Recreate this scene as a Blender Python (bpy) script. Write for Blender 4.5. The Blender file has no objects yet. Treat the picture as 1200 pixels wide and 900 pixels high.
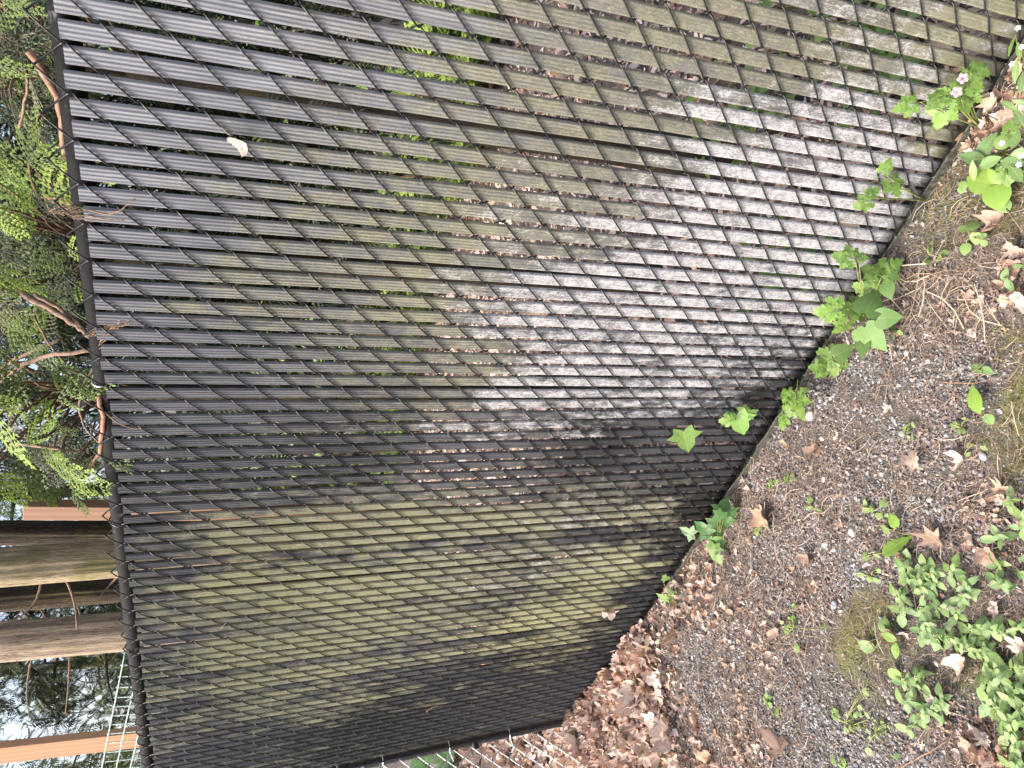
import bpy, math, random
import numpy as np
from mathutils import Vector, Matrix

random.seed(11)
rng = np.random.default_rng(11)
sc = bpy.context.scene
COL = sc.collection
PI = math.pi

# ------------------------------------------------------------------ camera
CAM = np.array([-0.36715, 1.22905, 1.53938])
ROT = np.array([[-0.24687782, 0.26988109, -0.93070710],
                [0.74718301, 0.66459575, -0.00548088],
                [0.61706473, -0.69676157, -0.36572452]])   # rows: image right, image down, forward
FPX = 858.565
cam = bpy.data.cameras.new('camera')
cam.sensor_width = 36.0
cam.lens = 36.0 * FPX / 1200.0
cam.clip_start = 0.02
cam.clip_end = 600
cam_o = bpy.data.objects.new('camera', cam)
COL.objects.link(cam_o)
M = Matrix.Identity(4)
for i in range(3):
    M[i][0] = ROT[0][i]; M[i][1] = -ROT[1][i]; M[i][2] = -ROT[2][i]; M[i][3] = CAM[i]
cam_o.matrix_world = M
sc.camera = cam_o

# ------------------------------------------------------------------ sky, sun, exposure
SUN_EL, SUN_AZ = math.radians(50), math.radians(42)     # azimuth measured from +X towards +Y
w = bpy.data.worlds.new('World'); sc.world = w; w.use_nodes = True
nt = w.node_tree; nt.nodes.clear()
wo = nt.nodes.new('ShaderNodeOutputWorld'); bg = nt.nodes.new('ShaderNodeBackground')
sky = nt.nodes.new('ShaderNodeTexSky'); sky.sky_type = 'NISHITA'; sky.sun_disc = False
sky.sun_elevation = SUN_EL; sky.sun_rotation = PI / 2 - SUN_AZ
sky.air_density = 1.0; sky.dust_density = 7.0; sky.ozone_density = 1.0
bg.inputs['Strength'].default_value = 0.15
nt.links.new(sky.outputs[0], bg.inputs[0]); nt.links.new(bg.outputs[0], wo.inputs[0])
sun = bpy.data.lights.new('sun', 'SUN'); sun.energy = 1.0; sun.angle = math.radians(24); sun.color = (1.0, 0.95, 0.88)
sun_o = bpy.data.objects.new('sun', sun); COL.objects.link(sun_o)
sd = Vector((math.cos(SUN_EL) * math.cos(SUN_AZ), math.cos(SUN_EL) * math.sin(SUN_AZ), math.sin(SUN_EL)))
sun_o.rotation_euler = sd.to_track_quat('Z', 'Y').to_euler()
vs = sc.view_settings
vs.view_transform = 'Standard'; vs.look = 'None'; vs.gamma = 1.0; vs.exposure = 1.62
vs.use_curve_mapping = False

# ------------------------------------------------------------------ places read off the photograph
def ray(px, py):
    return np.array([(px - 600) / FPX, (py - 450) / FPX, 1.0]) @ ROT
def G(px, py, z=0.0):                      # point on the ground
    d = ray(px, py); return CAM + d * ((z - CAM[2]) / d[2])
def F(px, py, y=0.0):                      # point on the plane of the fence (or parallel to it)
    d = ray(px, py); return CAM + d * ((y - CAM[1]) / d[1])
def mm(pt, px):                            # length in metres of px photo pixels at a point
    return px * float((np.asarray(pt) - CAM) @ ROT[2]) / FPX
def pxdir(ang):                            # world direction of a photo direction (0 right, 90 down)
    a = math.radians(ang); return ROT[0] * math.cos(a) + ROT[1] * math.sin(a)
def norm(v):
    v = np.asarray(v, float); return v / (np.linalg.norm(v) + 1e-12)

def vnoise(P, scale, seed=0):              # smooth value noise, P (n,2|3)
    P = np.asarray(P, float) * scale
    if P.shape[1] == 2: P = np.hstack([P, np.zeros((len(P), 1))])
    i = np.floor(P).astype(np.int64); f = P - i; f = f * f * (3 - 2 * f)
    def h(a):
        n = a[:, 0] * 374761393 + a[:, 1] * 668265263 + a[:, 2] * 2147483647 + seed * 1274126177
        n = (n ^ (n >> 13)) * 1274126177; n = n ^ (n >> 16)
        return (n & 0xffff) / 65535.0
    r = 0
    for dx in (0, 1):
        for dy in (0, 1):
            for dz in (0, 1):
                wgt = (f[:, 0] if dx else 1 - f[:, 0]) * (f[:, 1] if dy else 1 - f[:, 1]) * (f[:, 2] if dz else 1 - f[:, 2])
                r = r + wgt * h(i + np.array([dx, dy, dz]))
    return r
def fbm(P, scale, seed=0):
    return 0.55 * vnoise(P, scale, seed) + 0.3 * vnoise(P, scale * 2.1, seed + 1) + 0.15 * vnoise(P, scale * 4.3, seed + 2)
def idw(P, pts, vals, power=3.0):
    d = np.linalg.norm(P[:, None, :] - pts[None], axis=2) + 1e-4
    wg = d ** -power
    return (wg @ vals) / wg.sum(1, keepdims=True)

# ------------------------------------------------------------------ mesh helpers
class MB:
    def __init__(s): s.v = []; s.f = []; s.c = []; s.n = 0
    def add(s, v, f, c=None):
        v = np.asarray(v, float); s.v.append(v)
        s.f.extend([[q + s.n for q in face] for face in f])
        if c is None: c = (1, 1, 1)
        c = np.asarray(c, float)
        s.c.append(np.tile(c, (len(v), 1)) if c.ndim == 1 else c)
        s.n += len(v)
    def mesh(s, name, mat, smooth=False):
        me = bpy.data.meshes.new(name)
        V = np.vstack(s.v) if s.v else np.zeros((0, 3))
        me.from_pydata(V.tolist(), [], s.f)
        a = me.color_attributes.new('Col', 'FLOAT_COLOR', 'POINT')
        Cc = np.hstack([np.vstack(s.c), np.ones((len(V), 1))]).astype(np.float32)
        a.data.foreach_set('color', Cc.ravel())
        if mat: me.materials.append(mat)
        if smooth: me.shade_smooth()
        return me
    def build(s, name, mat, parent=None, smooth=False):
        return link(name, s.mesh(name, mat, smooth), parent)
def tri_mesh(name, V, T, C, mat, smooth=False):        # big numpy mesh, all triangles
    me = bpy.data.meshes.new(name)
    V = np.asarray(V, np.float32); T = np.asarray(T, np.int32)
    me.vertices.add(len(V)); me.vertices.foreach_set('co', V.ravel())
    me.loops.add(T.size); me.loops.foreach_set('vertex_index', T.ravel())
    me.polygons.add(len(T))
    me.polygons.foreach_set('loop_start', np.arange(0, T.size, 3, dtype=np.int32))
    me.polygons.foreach_set('loop_total', np.full(len(T), 3, np.int32))
    me.update(calc_edges=True)
    a = me.color_attributes.new('Col', 'FLOAT_COLOR', 'POINT')
    a.data.foreach_set('color', np.hstack([C, np.ones((len(V), 1))]).astype(np.float32).ravel())
    if mat: me.materials.append(mat)
    if smooth: me.shade_smooth()
    return me
def link(name, me, parent=None, loc=None, mat4=None):
    o = bpy.data.objects.new(name, me); COL.objects.link(o)
    if parent is not None: o.parent = parent
    if mat4 is not None: o.matrix_basis = mat4
    elif loc is not None: o.location = loc
    return o
def tag(o, label=None, cat=None, group=None, kind=None):
    if label: o['label'] = label
    if cat: o['category'] = cat
    if group: o['group'] = group
    if kind: o['kind'] = kind
    return o
def empty(name, loc, label, cat, group=None):
    o = bpy.data.objects.new(name, None); COL.objects.link(o); o.empty_display_size = 0.05
    o.location = loc
    return tag(o, label, cat, group)
def frame_of(d):
    d = norm(d); a = np.array([0, 0, 1.0]) if abs(d[2]) < .9 else np.array([1.0, 0, 0])
    u = norm(np.cross(d, a)); return u, np.cross(d, u), d
def tube(P, r, sides=6, cap=True):
    P = np.asarray(P, float); n = len(P); r = np.broadcast_to(np.asarray(r, float), (n,))
    T = np.gradient(P, axis=0); u, v, _ = frame_of(T[0]); V = []
    for i in range(n):
        t = norm(T[i]); u = norm(u - t * (u @ t)); v = np.cross(t, u)
        for k in range(sides):
            a = 2 * PI * k / sides; V.append(P[i] + r[i] * (math.cos(a) * u + math.sin(a) * v))
    Fc = []
    for i in range(n - 1):
        for k in range(sides):
            k2 = (k + 1) % sides
            Fc.append([i * sides + k, i * sides + k2, (i + 1) * sides + k2, (i + 1) * sides + k])
    if cap:
        Fc.append(list(range(sides))[::-1]); Fc.append([(n - 1) * sides + k for k in range(sides)])
    return np.array(V), Fc
def bezier(a, b, c, n=8):
    t = np.linspace(0, 1, n)[:, None]; a, b, c = map(np.asarray, (a, b, c))
    return (1 - t) ** 2 * a + 2 * t * (1 - t) * b + t ** 2 * c
def mat_from(pos, x, y, z, s=1.0):
    m = Matrix.Identity(4)
    for i in range(3):
        m[i][0] = x[i] * s; m[i][1] = y[i] * s; m[i][2] = z[i] * s; m[i][3] = pos[i]
    return m
def box_mb(mb, c, sx, sy, sz, bev=0.0015, col=(1, 1, 1), rotm=None):
    V = []
    for x in (-1, 1):
        for y in (-1, 1):
            for z in (-1, 1):
                V += [(x * (sx - bev), y * (sy - bev), z * sz), (x * (sx - bev), y * sy, z * (sz - bev)), (x * sx, y * (sy - bev), z * (sz - bev))]
    V = np.array(V)
    import bmesh
    bm = bmesh.new()
    for v in V: bm.verts.new(v)
    bmesh.ops.convex_hull(bm, input=bm.verts); bm.verts.ensure_lookup_table()
    vv = np.array([v.co[:] for v in bm.verts]); ff = [[q.index for q in f.verts] for f in bm.faces]; bm.free()
    if rotm is not None: vv = vv @ np.asarray(rotm).T
    mb.add(vv + np.asarray(c), ff, col)

# ------------------------------------------------------------------ materials
def new_mat(name):
    m = bpy.data.materials.new(name); m.use_nodes = True
    n = m.node_tree.nodes; return m, n, m.node_tree.links, n['Principled BSDF']
def mathn(n, l, op, a, b=None, clamp=False):
    x = n.new('ShaderNodeMath'); x.operation = op; x.use_clamp = clamp
    for i, q in enumerate((a, b)):
        if q is None: continue
        if isinstance(q, (int, float)): x.inputs[i].default_value = q
        else: l.new(q, x.inputs[i])
    return x.outputs[0]
def mixc(n, l, fac, a, b, bt='MIX'):
    x = n.new('ShaderNodeMix'); x.data_type = 'RGBA'; x.blend_type = bt
    for sk, q in ((x.inputs[0], fac), (x.inputs[6], a), (x.inputs[7], b)):
        if isinstance(q, (int, float)): sk.default_value = q
        elif isinstance(q, tuple): sk.default_value = (*q, 1) if len(q) == 3 else q
        else: l.new(q, sk)
    return x.outputs[2]
def noise(n, l, scale, detail=4, vec=None, stretch=None, rough=0.6):
    x = n.new('ShaderNodeTexNoise'); x.inputs['Scale'].default_value = scale
    x.inputs['Detail'].default_value = detail; x.inputs['Roughness'].default_value = rough
    if vec is not None:
        if stretch:
            v = n.new('ShaderNodeVectorMath'); v.operation = 'MULTIPLY'; v.inputs[1].default_value = stretch
            l.new(vec, v.inputs[0]); vec = v.outputs[0]
        l.new(vec, x.inputs['Vector'])
    return x.outputs['Fac']
def ramp(n, l, fac, lo, hi):
    x = n.new('ShaderNodeMapRange'); x.inputs[1].default_value = lo; x.inputs[2].default_value = hi
    x.interpolation_type = 'SMOOTHSTEP'; l.new(fac, x.inputs[0]); return x.outputs[0]
def attr(n, name, out='Fac'):
    a = n.new('ShaderNodeAttribute'); a.attribute_name = name; return a.outputs[out]
def bump(n, l, b, h, strength, dist=0.002):
    x = n.new('ShaderNodeBump'); x.inputs['Strength'].default_value = strength; x.inputs['Distance'].default_value = dist
    l.new(h, x.inputs['Height']); l.new(x.outputs[0], b.inputs['Normal'])

def slat_material():
    m, n, l, b = new_mat('weathered_slat_plastic')
    pos = n.new('ShaderNodeNewGeometry').outputs['Position']
    alg, lic = attr(n, 'algae'), attr(n, 'lichen')
    fine = noise(n, l, 420, 4, pos, (1, 1, .45)); mid = noise(n, l, 62, 5, pos, (1, 1, .5)); streak = noise(n, l, 150, 3, pos, (1, 1, .05))
    oi = n.new('ShaderNodeObjectInfo')
    # algae film
    s = mathn(n, l, 'ADD', mathn(n, l, 'MULTIPLY', fine, .55), mathn(n, l, 'ADD', mathn(n, l, 'MULTIPLY', mid, .95), mathn(n, l, 'MULTIPLY', streak, .25)))
    am = ramp(n, l, mathn(n, l, 'ADD', mathn(n, l, 'MULTIPLY', alg, 1.15), mathn(n, l, 'SUBTRACT', s, .93)), .12, .78)
    lm = ramp(n, l, mathn(n, l, 'ADD', mathn(n, l, 'MULTIPLY', lic, 1.25), mathn(n, l, 'SUBTRACT', s, 1.0)), .2, .62)
    base = mixc(n, l, ramp(n, l, streak, .35, .7), (.017, .0175, .019), (.028, .0285, .031))
    sheen = mixc(n, l, ramp(n, l, streak, .3, .7), (.13, .136, .155), (.235, .243, .272))  # paler plastic: reflected sheen painted into the base colour
    base = mixc(n, l, attr(n, 'sheen'), base, sheen)
    hue = noise(n, l, 9, 3, pos)
    acol = mixc(n, l, ramp(n, l, hue, .35, .65), (.185, .180, .138), (.21, .206, .135))
    blot = noise(n, l, 105, 5, pos, (1, 1, .6), .7); acol = mixc(n, l, ramp(n, l, blot, .40, .62), mixc(n, l, .45, acol, (.08, .078, .066)), acol)
    acol = mixc(n, l, attr(n, 'yellow'), acol, (.39, .39, .19))
    acol = mixc(n, l, mathn(n, l, 'MULTIPLY', ramp(n, l, fine, .5, .7), .55), acol, (.36, .36, .26))
    lcol = mixc(n, l, ramp(n, l, mathn(n, l, 'ADD', mathn(n, l, 'MULTIPLY', fine, .5), mathn(n, l, 'MULTIPLY', blot, .5)), .36, .64), (.21, .21, .215), (.55, .55, .57))
    c = mixc(n, l, mathn(n, l, 'MULTIPLY', am, .88), base, acol)
    c = mixc(n, l, mathn(n, l, 'MULTIPLY', lm, .92), c, lcol)
    # black flecks and pale scuffs
    fl = noise(n, l, 900, 2, pos); c = mixc(n, l, mathn(n, l, 'MULTIPLY', ramp(n, l, fl, .53, .66), mathn(n, l, 'MULTIPLY', mathn(n, l, 'MAXIMUM', am, mathn(n, l, 'MULTIPLY', lm, .45)), .7)), c, (.03, .03, .028))
    sp = noise(n, l, 700, 1, pos, (1, 1, .35)); c = mixc(n, l, mathn(n, l, 'MULTIPLY', ramp(n, l, sp, .72, .76), .5), c, (.5, .5, .5))
    l.new(c, b.inputs['Base Color'])
    r = mathn(n, l, 'ADD', .33, mathn(n, l, 'MULTIPLY', mathn(n, l, 'MAXIMUM', am, lm), .55), True)
    l.new(r, b.inputs['Roughness']); l.new(mathn(n, l, 'ADD', .10, mathn(n, l, 'MULTIPLY', attr(n, 'sheen'), .42)), b.inputs['Specular IOR Level'])
    bump(n, l, b, mathn(n, l, 'MULTIPLY', mathn(n, l, 'ADD', fine, mid), mathn(n, l, 'ADD', mathn(n, l, 'MAXIMUM', am, lm), .1)), .5, .0016)
    return m
def simple_mat(name, col, rough=.6, metal=0.0, nscale=200, var=.3, bmp=.2, stretch=None, spec=None, dist=.002):
    m, n, l, b = new_mat(name)
    pos = n.new('ShaderNodeNewGeometry').outputs['Position']
    f = noise(n, l, nscale, 4, pos, stretch)
    lo = tuple(x * (1 - var) for x in col); hi = tuple(x * (1 + var) for x in col)
    l.new(mixc(n, l, ramp(n, l, f, .3, .7), lo, hi), b.inputs['Base Color'])
    b.inputs['Roughness'].default_value = rough; b.inputs['Metallic'].default_value = metal
    if spec is not None: b.inputs['Specular IOR Level'].default_value = spec
    if bmp: bump(n, l, b, f, bmp, dist)
    return m
def attr_mat(name, rough=.8, nscale=300, var=.35, transl=0.0, bmp=.2):
    m, n, l, b = new_mat(name)
    col = attr(n, 'Col', 'Color'); pos = n.new('ShaderNodeNewGeometry').outputs['Position']
    f = noise(n, l, nscale, 4, pos)
    g = n.new('ShaderNodeCombineColor'); v = mathn(n, l, 'ADD', 1 - var, mathn(n, l, 'MULTIPLY', f, 2 * var))
    for i in range(3): l.new(v, g.inputs[i])
    c = mixc(n, l, 1.0, col, g.outputs[0], 'MULTIPLY'); l.new(c, b.inputs['Base Color'])
    b.inputs['Roughness'].default_value = rough
    if bmp: bump(n, l, b, f, bmp, .002)
    if transl:
        t = n.new('ShaderNodeBsdfTranslucent'); l.new(c, t.inputs['Color'])
        mx = n.new('ShaderNodeMixShader'); mx.inputs[0].default_value = transl
        l.new(b.outputs[0], mx.inputs[1]); l.new(t.outputs[0], mx.inputs[2])
        l.new(mx.outputs[0], n['Material Output'].inputs['Surface'])
    return m
def leaf_mat(name, col, tip=None, veins=6.0, rough=.5, vein_gain=.35, radial=False):
    """living leaf: blade in object space, length 1 along x, midrib on y = 0"""
    m, n, l, b = new_mat(name)
    tc = n.new('ShaderNodeTexCoord'); sep = n.new('ShaderNodeSeparateXYZ'); l.new(tc.outputs['Object'], sep.inputs[0])
    ay = mathn(n, l, 'ABSOLUTE', sep.outputs[1])
    mid = ramp(n, l, ay, .03, .0)
    fr = mathn(n, l, 'FRACT', mathn(n, l, 'MULTIPLY', mathn(n, l, 'SUBTRACT', sep.outputs[0], mathn(n, l, 'MULTIPLY', ay, .8)), veins))
    side = ramp(n, l, mathn(n, l, 'ABSOLUTE', mathn(n, l, 'SUBTRACT', fr, .5)), .12, .0)
    oi = n.new('ShaderNodeObjectInfo')
    nz = noise(n, l, 5, 4, tc.outputs['Object'])
    lo = tuple(x * .72 for x in col); hi = tuple(x * 1.28 for x in col)
    c = mixc(n, l, oi.outputs['Random'], lo, hi)
    c = mixc(n, l, mathn(n, l, 'MULTIPLY', ramp(n, l, nz, .35, .7), .5), c, tuple((col[0] * 1.35, col[1] * 1.15, col[2] * .8)))
    c = mixc(n, l, mathn(n, l, 'MULTIPLY', mathn(n, l, 'MAXIMUM', mid, mathn(n, l, 'MULTIPLY', side, .45)), vein_gain), c, (col[0] * 2.2, col[1] * 1.7, col[2] * 1.6))
    l.new(c, b.inputs['Base Color']); b.inputs['Roughness'].default_value = rough
    bump(n, l, b, mathn(n, l, 'MAXIMUM', mid, side), -.35, .03)
    t = n.new('ShaderNodeBsdfTranslucent'); l.new(c, t.inputs['Color'])
    mx = n.new('ShaderNodeMixShader'); mx.inputs[0].default_value = .28
    l.new(b.outputs[0], mx.inputs[1]); l.new(t.outputs[0], mx.inputs[2]); l.new(mx.outputs[0], n['Material Output'].inputs['Surface'])
    return m
def bark_material(name, a, c2, moss):
    m, n, l, b = new_mat(name)
    pos = n.new('ShaderNodeNewGeometry').outputs['Position']
    f1 = noise(n, l, 85, 6, pos, (1, 1, .10), .75); f2 = noise(n, l, 14, 4, pos, (1, 1, .5)); f3 = noise(n, l, 320, 4, pos, (1, 1, .14), .75)
    fx = mathn(n, l, 'ADD', mathn(n, l, 'MULTIPLY', f1, .5), mathn(n, l, 'MULTIPLY', f3, .5))
    c = mixc(n, l, ramp(n, l, fx, .36, .56), a, c2)
    c = mixc(n, l, mathn(n, l, 'MULTIPLY', ramp(n, l, mathn(n, l, 'ADD', f2, mathn(n, l, 'MULTIPLY', f3, .5)), .72, .95), moss), c, (.30, .27, .10))
    l.new(c, b.inputs['Base Color']); b.inputs['Roughness'].default_value = .95
    bump(n, l, b, fx, 1.0, .02)
    return m
def wood_material(name, a, c2):
    m, n, l, b = new_mat(name)
    tc = n.new('ShaderNodeTexCoord')
    f = noise(n, l, 26, 3, tc.outputs['Object'], (1, 1, .06)); wv = n.new('ShaderNodeTexWave')
    wv.inputs['Scale'].default_value = 14; wv.inputs['Distortion'].default_value = 5; wv.inputs['Detail'].default_value = 3
    v = n.new('ShaderNodeVectorMath'); v.operation = 'MULTIPLY'; v.inputs[1].default_value = (1, 1, .07)
    l.new(tc.outputs['Object'], v.inputs[0]); l.new(v.outputs[0], wv.inputs['Vector'])
    c = mixc(n, l, mathn(n, l, 'ADD', mathn(n, l, 'MULTIPLY', wv.outputs['Fac'], .55), mathn(n, l, 'MULTIPLY', f, .45)), a, c2)
    l.new(c, b.inputs['Base Color']); b.inputs['Roughness'].default_value = .75
    bump(n, l, b, f, .3, .002)
    return m

def rail_material():
    m, n, l, b = new_mat('worn_black_paint'); pos = n.new('ShaderNodeNewGeometry').outputs['Position']
    f = noise(n, l, 60, 5, pos); g = noise(n, l, 14, 3, pos)
    wear = ramp(n, l, mathn(n, l, 'ADD', f, mathn(n, l, 'MULTIPLY', g, .6)), .93, 1.05)
    l.new(mixc(n, l, wear, (.009, .009, .010), (.10, .10, .10)), b.inputs['Base Color']); b.inputs['Roughness'].default_value = .75; b.inputs['Specular IOR Level'].default_value = .12
    bump(n, l, b, f, .3, .002); return m
M_SLAT = slat_material()
M_WIRE = simple_mat('black_vinyl_wire', (.014, .014, .015), .38, 0, 300, .4, .1)
M_RAIL = rail_material()
M_POST = simple_mat('black_post_paint', (.030, .030, .034), .36, 0, 60, .5, .15)
M_TRACK = simple_mat('mossy_black_track', (.055, .056, .045), .9, 0, 120, .7, .8)
M_GALV = simple_mat('galvanised_wire', (.62, .63, .63), .5, .25, 200, .25, .1)
M_ALU = simple_mat('aluminium_tie', (.72, .72, .72), .35, .8, 200, .15, .1)
M_GREENWIRE = simple_mat('pale_green_wire', (.36, .50, .44), .5, 0, 120, .35, .15)
M_PEB = attr_mat('gravel_stone', .85, 500, .3, 0, .3)
M_DRY = attr_mat('dry_leaf', .8, 170, .38, .12, .3)
M_CRUMB = attr_mat('litter_crumbs', .9, 400, .3, 0, 0)
M_FOL = attr_mat('cedar_foliage', .55, 160, .3, .22, 0)
M_GRASS = attr_mat('moss_and_straw', .85, 300, .25, .15, 0)
M_BARK = bark_material('shaggy_cedar_bark', (.17, .12, .085), (.62, .48, .35), .35)
M_BARK_MOSS = bark_material('mossy_cedar_bark', (.17, .125, .08), (.60, .48, .30), .95)
M_BARK_DARK = bark_material('dark_bark', (.022, .016, .012), (.085, .062, .042), .3)
M_TWIG = simple_mat('brown_twig', (.19, .125, .085), .85, 0, 120, .45, .4)
M_TWIG_RED = simple_mat('reddish_branch', (.27, .145, .09), .75, 0, 90, .4, .5)
M_WOOD = wood_material('fresh_lumber', (.60, .36, .21), (.44, .235, .125))
M_WOOD_DARK = wood_material('aged_lumber', (.36, .21, .125), (.25, .14, .085))
M_LACY = leaf_mat('bright_lacy_leaf', (.14, .255, .055), veins=5, vein_gain=.15)
M_IVY = leaf_mat('ivy_leaf', (.14, .26, .065), veins=4)
M_IVY_DARK = leaf_mat('dark_ivy_leaf', (.075, .17, .055), veins=4, rough=.35)
M_OVAL = leaf_mat('creeping_oval_leaf', (.14, .245, .095), veins=6, vein_gain=.5)
M_OVAL_B = leaf_mat('light_oval_leaf', (.18, .29, .10), veins=6, vein_gain=.5)
M_HEART = leaf_mat('heart_leaf', (.10, .19, .055), veins=5)
M_LIME = leaf_mat('lime_leaf', (.17, .30, .055), veins=7, vein_gain=.25)
M_PINK = simple_mat('pink_petal', (.62, .30, .52), .5, 0, 100, .1, 0)
M_WHITE = simple_mat('pale_petal', (.75, .82, .88), .5, 0, 100, .08, 0)
M_STEM = simple_mat('green_stem', (.20, .22, .07), .6, 0, 100, .3, 0)

# ------------------------------------------------------------------ ground
ZC = np.array([  # photo x, photo y, gravel, litter, moss, straw
 (690, 870, 0, 1.5, 0, 0), (760, 780, 0, 1.3, 0, 0), (760, 850, .1, 1.2, 0, 0), (820, 690, .3, .9, 0, .2), (730, 890, 0, 1.3, 0, 0), (800, 890, .25, .9, 0, .1),
 (825, 800, .9, .45, 0, 0), (880, 880, .6, .8, 0, 0), (930, 850, .8, .35, 0, .1), (900, 760, .45, .65, 0, .1), (860, 620, .5, .65, 0, .3), (800, 840, .5, .8, 0, 0),
 (950, 560, .6, .5, 0, .3), (1000, 430, .9, .25, 0, .15), (1050, 480, 1, .2, 0, .1), (1100, 420, .6, .4, 0, .3), (1120, 560, .6, .5, 0, .2), (920, 620, .6, .5, 0, .1),
 (1000, 600, .9, .4, 0, .1), (950, 700, .7, .6, 0, .15), (1000, 770, .15, .1, 1, .2), (1025, 715, .2, .2, .85, .2), (1000, 820, .5, .1, .5, .1), (960, 870, 1, .15, .1, 0),
 (1010, 880, 1, .15, .1, 0), (1060, 880, .9, .3, .3, 0), (1110, 840, .3, .6, .35, .1), (1145, 810, .2, .3, .7, 0), (1190, 480, .2, .1, 1, .1), (1180, 530, .2, .2, .8, .2), (1150, 470, .6, .3, .2, .2),
 (1190, 390, .2, .4, .7, .2), (1110, 250, .4, .2, .75, .2), (1095, 290, .5, .2, .5, .2), (1170, 250, .1, .3, .8, .1), (1185, 310, .1, 1, .2, .1), (1180, 130, .1, 1, 0, .1), (1150, 320, .4, .6, .2, .3), (1080, 340, .3, .5, 0, 1), (1140, 360, .3, .6, .1, .8),
 (1150, 610, .3, .8, .1, .1), (1180, 700, .2, .4, .5, .2), (1090, 700, .2, .4, .2, 0), (1150, 870, .1, 1, .1, .2), (1060, 570, .8, .5, 0, .1), (900, 540, .5, .5, 0, .2), (1000, 660, .9, .4, .1, .1)])
ZP = np.array([G(a[0], a[1])[:2] for a in ZC]); ZV = ZC[:, 2:]
def zones(P2):
    wob = np.stack([fbm(P2, 9, 3) - .5, fbm(P2, 9, 7) - .5], 1) * .12
    z = idw(P2 + wob, ZP, ZV, 3.5)
    back = P2[:, 1] < -.03
    z[back] = np.array([.05, .9, .05, .1])
    return z
PILE = G(700, 835)[:2]; PILE2 = G(770, 760)[:2]
def gh(P2):
    P2 = np.atleast_2d(P2)
    h = (fbm(P2, 6, 21) - .5) * .022 + (fbm(P2, 30, 25) - .5) * .008
    h = h - .006 * np.clip(1 - np.abs(P2[:, 1]) / .1, 0, 1)
    side = np.clip((P2[:, 1] + .04) / .03, 0, 1)
    h += side * (.085 * np.exp(-(((P2 - PILE) / np.array([.30, .20])) ** 2).sum(1)) + .05 * np.exp(-(((P2 - PILE2) / np.array([.30, .12])) ** 2).sum(1)))
    h += (P2[:, 1] > -.02) * .014 * np.exp(-np.clip(P2[:, 1], 0, None) / .05)
    bk = P2[:, 1] < -.12
    h += bk * .03 * (fbm(P2, 3, 31) - .4)
    return h
def axis_pts(lo, hi, step, far):
    core = np.arange(lo, hi, step); out = []
    d = step
    x = hi
    while x < far: d *= 1.35; x += d; out.append(x)
    neg = []; d = step; x = lo
    while x > -far: d *= 1.35; x -= d; neg.append(x)
    return np.array(neg[::-1] + list(core) + out)
gx = axis_pts(-.8, 3.6, .025, 140); gy = axis_pts(-1.2, 1.7, .025, 140)
GX, GY = np.meshgrid(gx, gy, indexing='ij'); P2 = np.stack([GX.ravel(), GY.ravel()], 1)
gz = gh(P2); Zg = zones(P2)
nx, ny = len(gx), len(gy)
idx = np.arange(nx * ny).reshape(nx, ny)
q0, q1, q2, q3 = idx[:-1, :-1].ravel(), idx[1:, :-1].ravel(), idx[1:, 1:].ravel(), idx[:-1, 1:].ravel()
T = np.vstack([np.stack([q0, q1, q2], 1), np.stack([q0, q2, q3], 1)])
M_GROUND, n_, l_, b_ = new_mat('gravelly_soil')
pos_ = n_.new('ShaderNodeNewGeometry').outputs['Position']
sp_ = n_.new('ShaderNodeSeparateColor'); l_.new(attr(n_, 'Col', 'Color'), sp_.inputs[0])
fa = noise(n_, l_, 260, 5, pos_); fb = noise(n_, l_, 38, 5, pos_)
c_ = mixc(n_, l_, ramp(n_, l_, fa, .35, .68), (.05, .047, .044), (.165, .155, .148))
c_ = mixc(n_, l_, mathn(n_, l_, 'MULTIPLY', sp_.outputs[1], ramp(n_, l_, fb, .3, .6)), c_, mixc(n_, l_, ramp(n_, l_, fa, .4, .65), (.085, .062, .052), (.25, .19, .155)))
c_ = mixc(n_, l_, ramp(n_, l_, mathn(n_, l_, 'MULTIPLY', sp_.outputs[2], mathn(n_, l_, 'ADD', fb, .35)), .42, .95), c_, mixc(n_, l_, ramp(n_, l_, fa, .35, .65), (.085, .095, .03), (.21, .205, .07)))
l_.new(c_, b_.inputs['Base Color']); b_.inputs['Roughness'].default_value = .95
bump(n_, l_, b_, mathn(n_, l_, 'ADD', fa, fb), .8, .01)
g_o = link('ground', tri_mesh('ground', np.column_stack([P2, gz]), T, Zg[:, :3], M_GROUND, True)); tag(g_o, kind='structure')

# visible strip of ground in front of the fence, plus a margin
VIS = np.array([G(1290, -60)[:2], G(1300, 450)[:2], G(1290, 960)[:2], G(900, 990)[:2], G(690, 960)[:2]])
def sample_ground(n, back=False):
    out = []
    while sum(map(len, out)) < n:
        if back: P = np.column_stack([rng.uniform(-.9, 4.2, n), -np.abs(rng.uniform(.02, 1, n) ** 1.5) * 4.2 - .03])
        else: P = np.column_stack([rng.uniform(-.75, 3.6, n), rng.uniform(-.005, 1.45, n)])
        if not back:
            d = np.column_stack([P, gh(P)]) - CAM
            pz = d @ ROT[2]; px = 600 + FPX * (d @ ROT[0]) / pz; py = 450 + FPX * (d @ ROT[1]) / pz
            ok = (px < 1300) & (py < 990) & (py > -90) & (px > 560)
            P = P[ok]
        out.append(P)
    return np.vstack(out)[:n]

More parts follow.
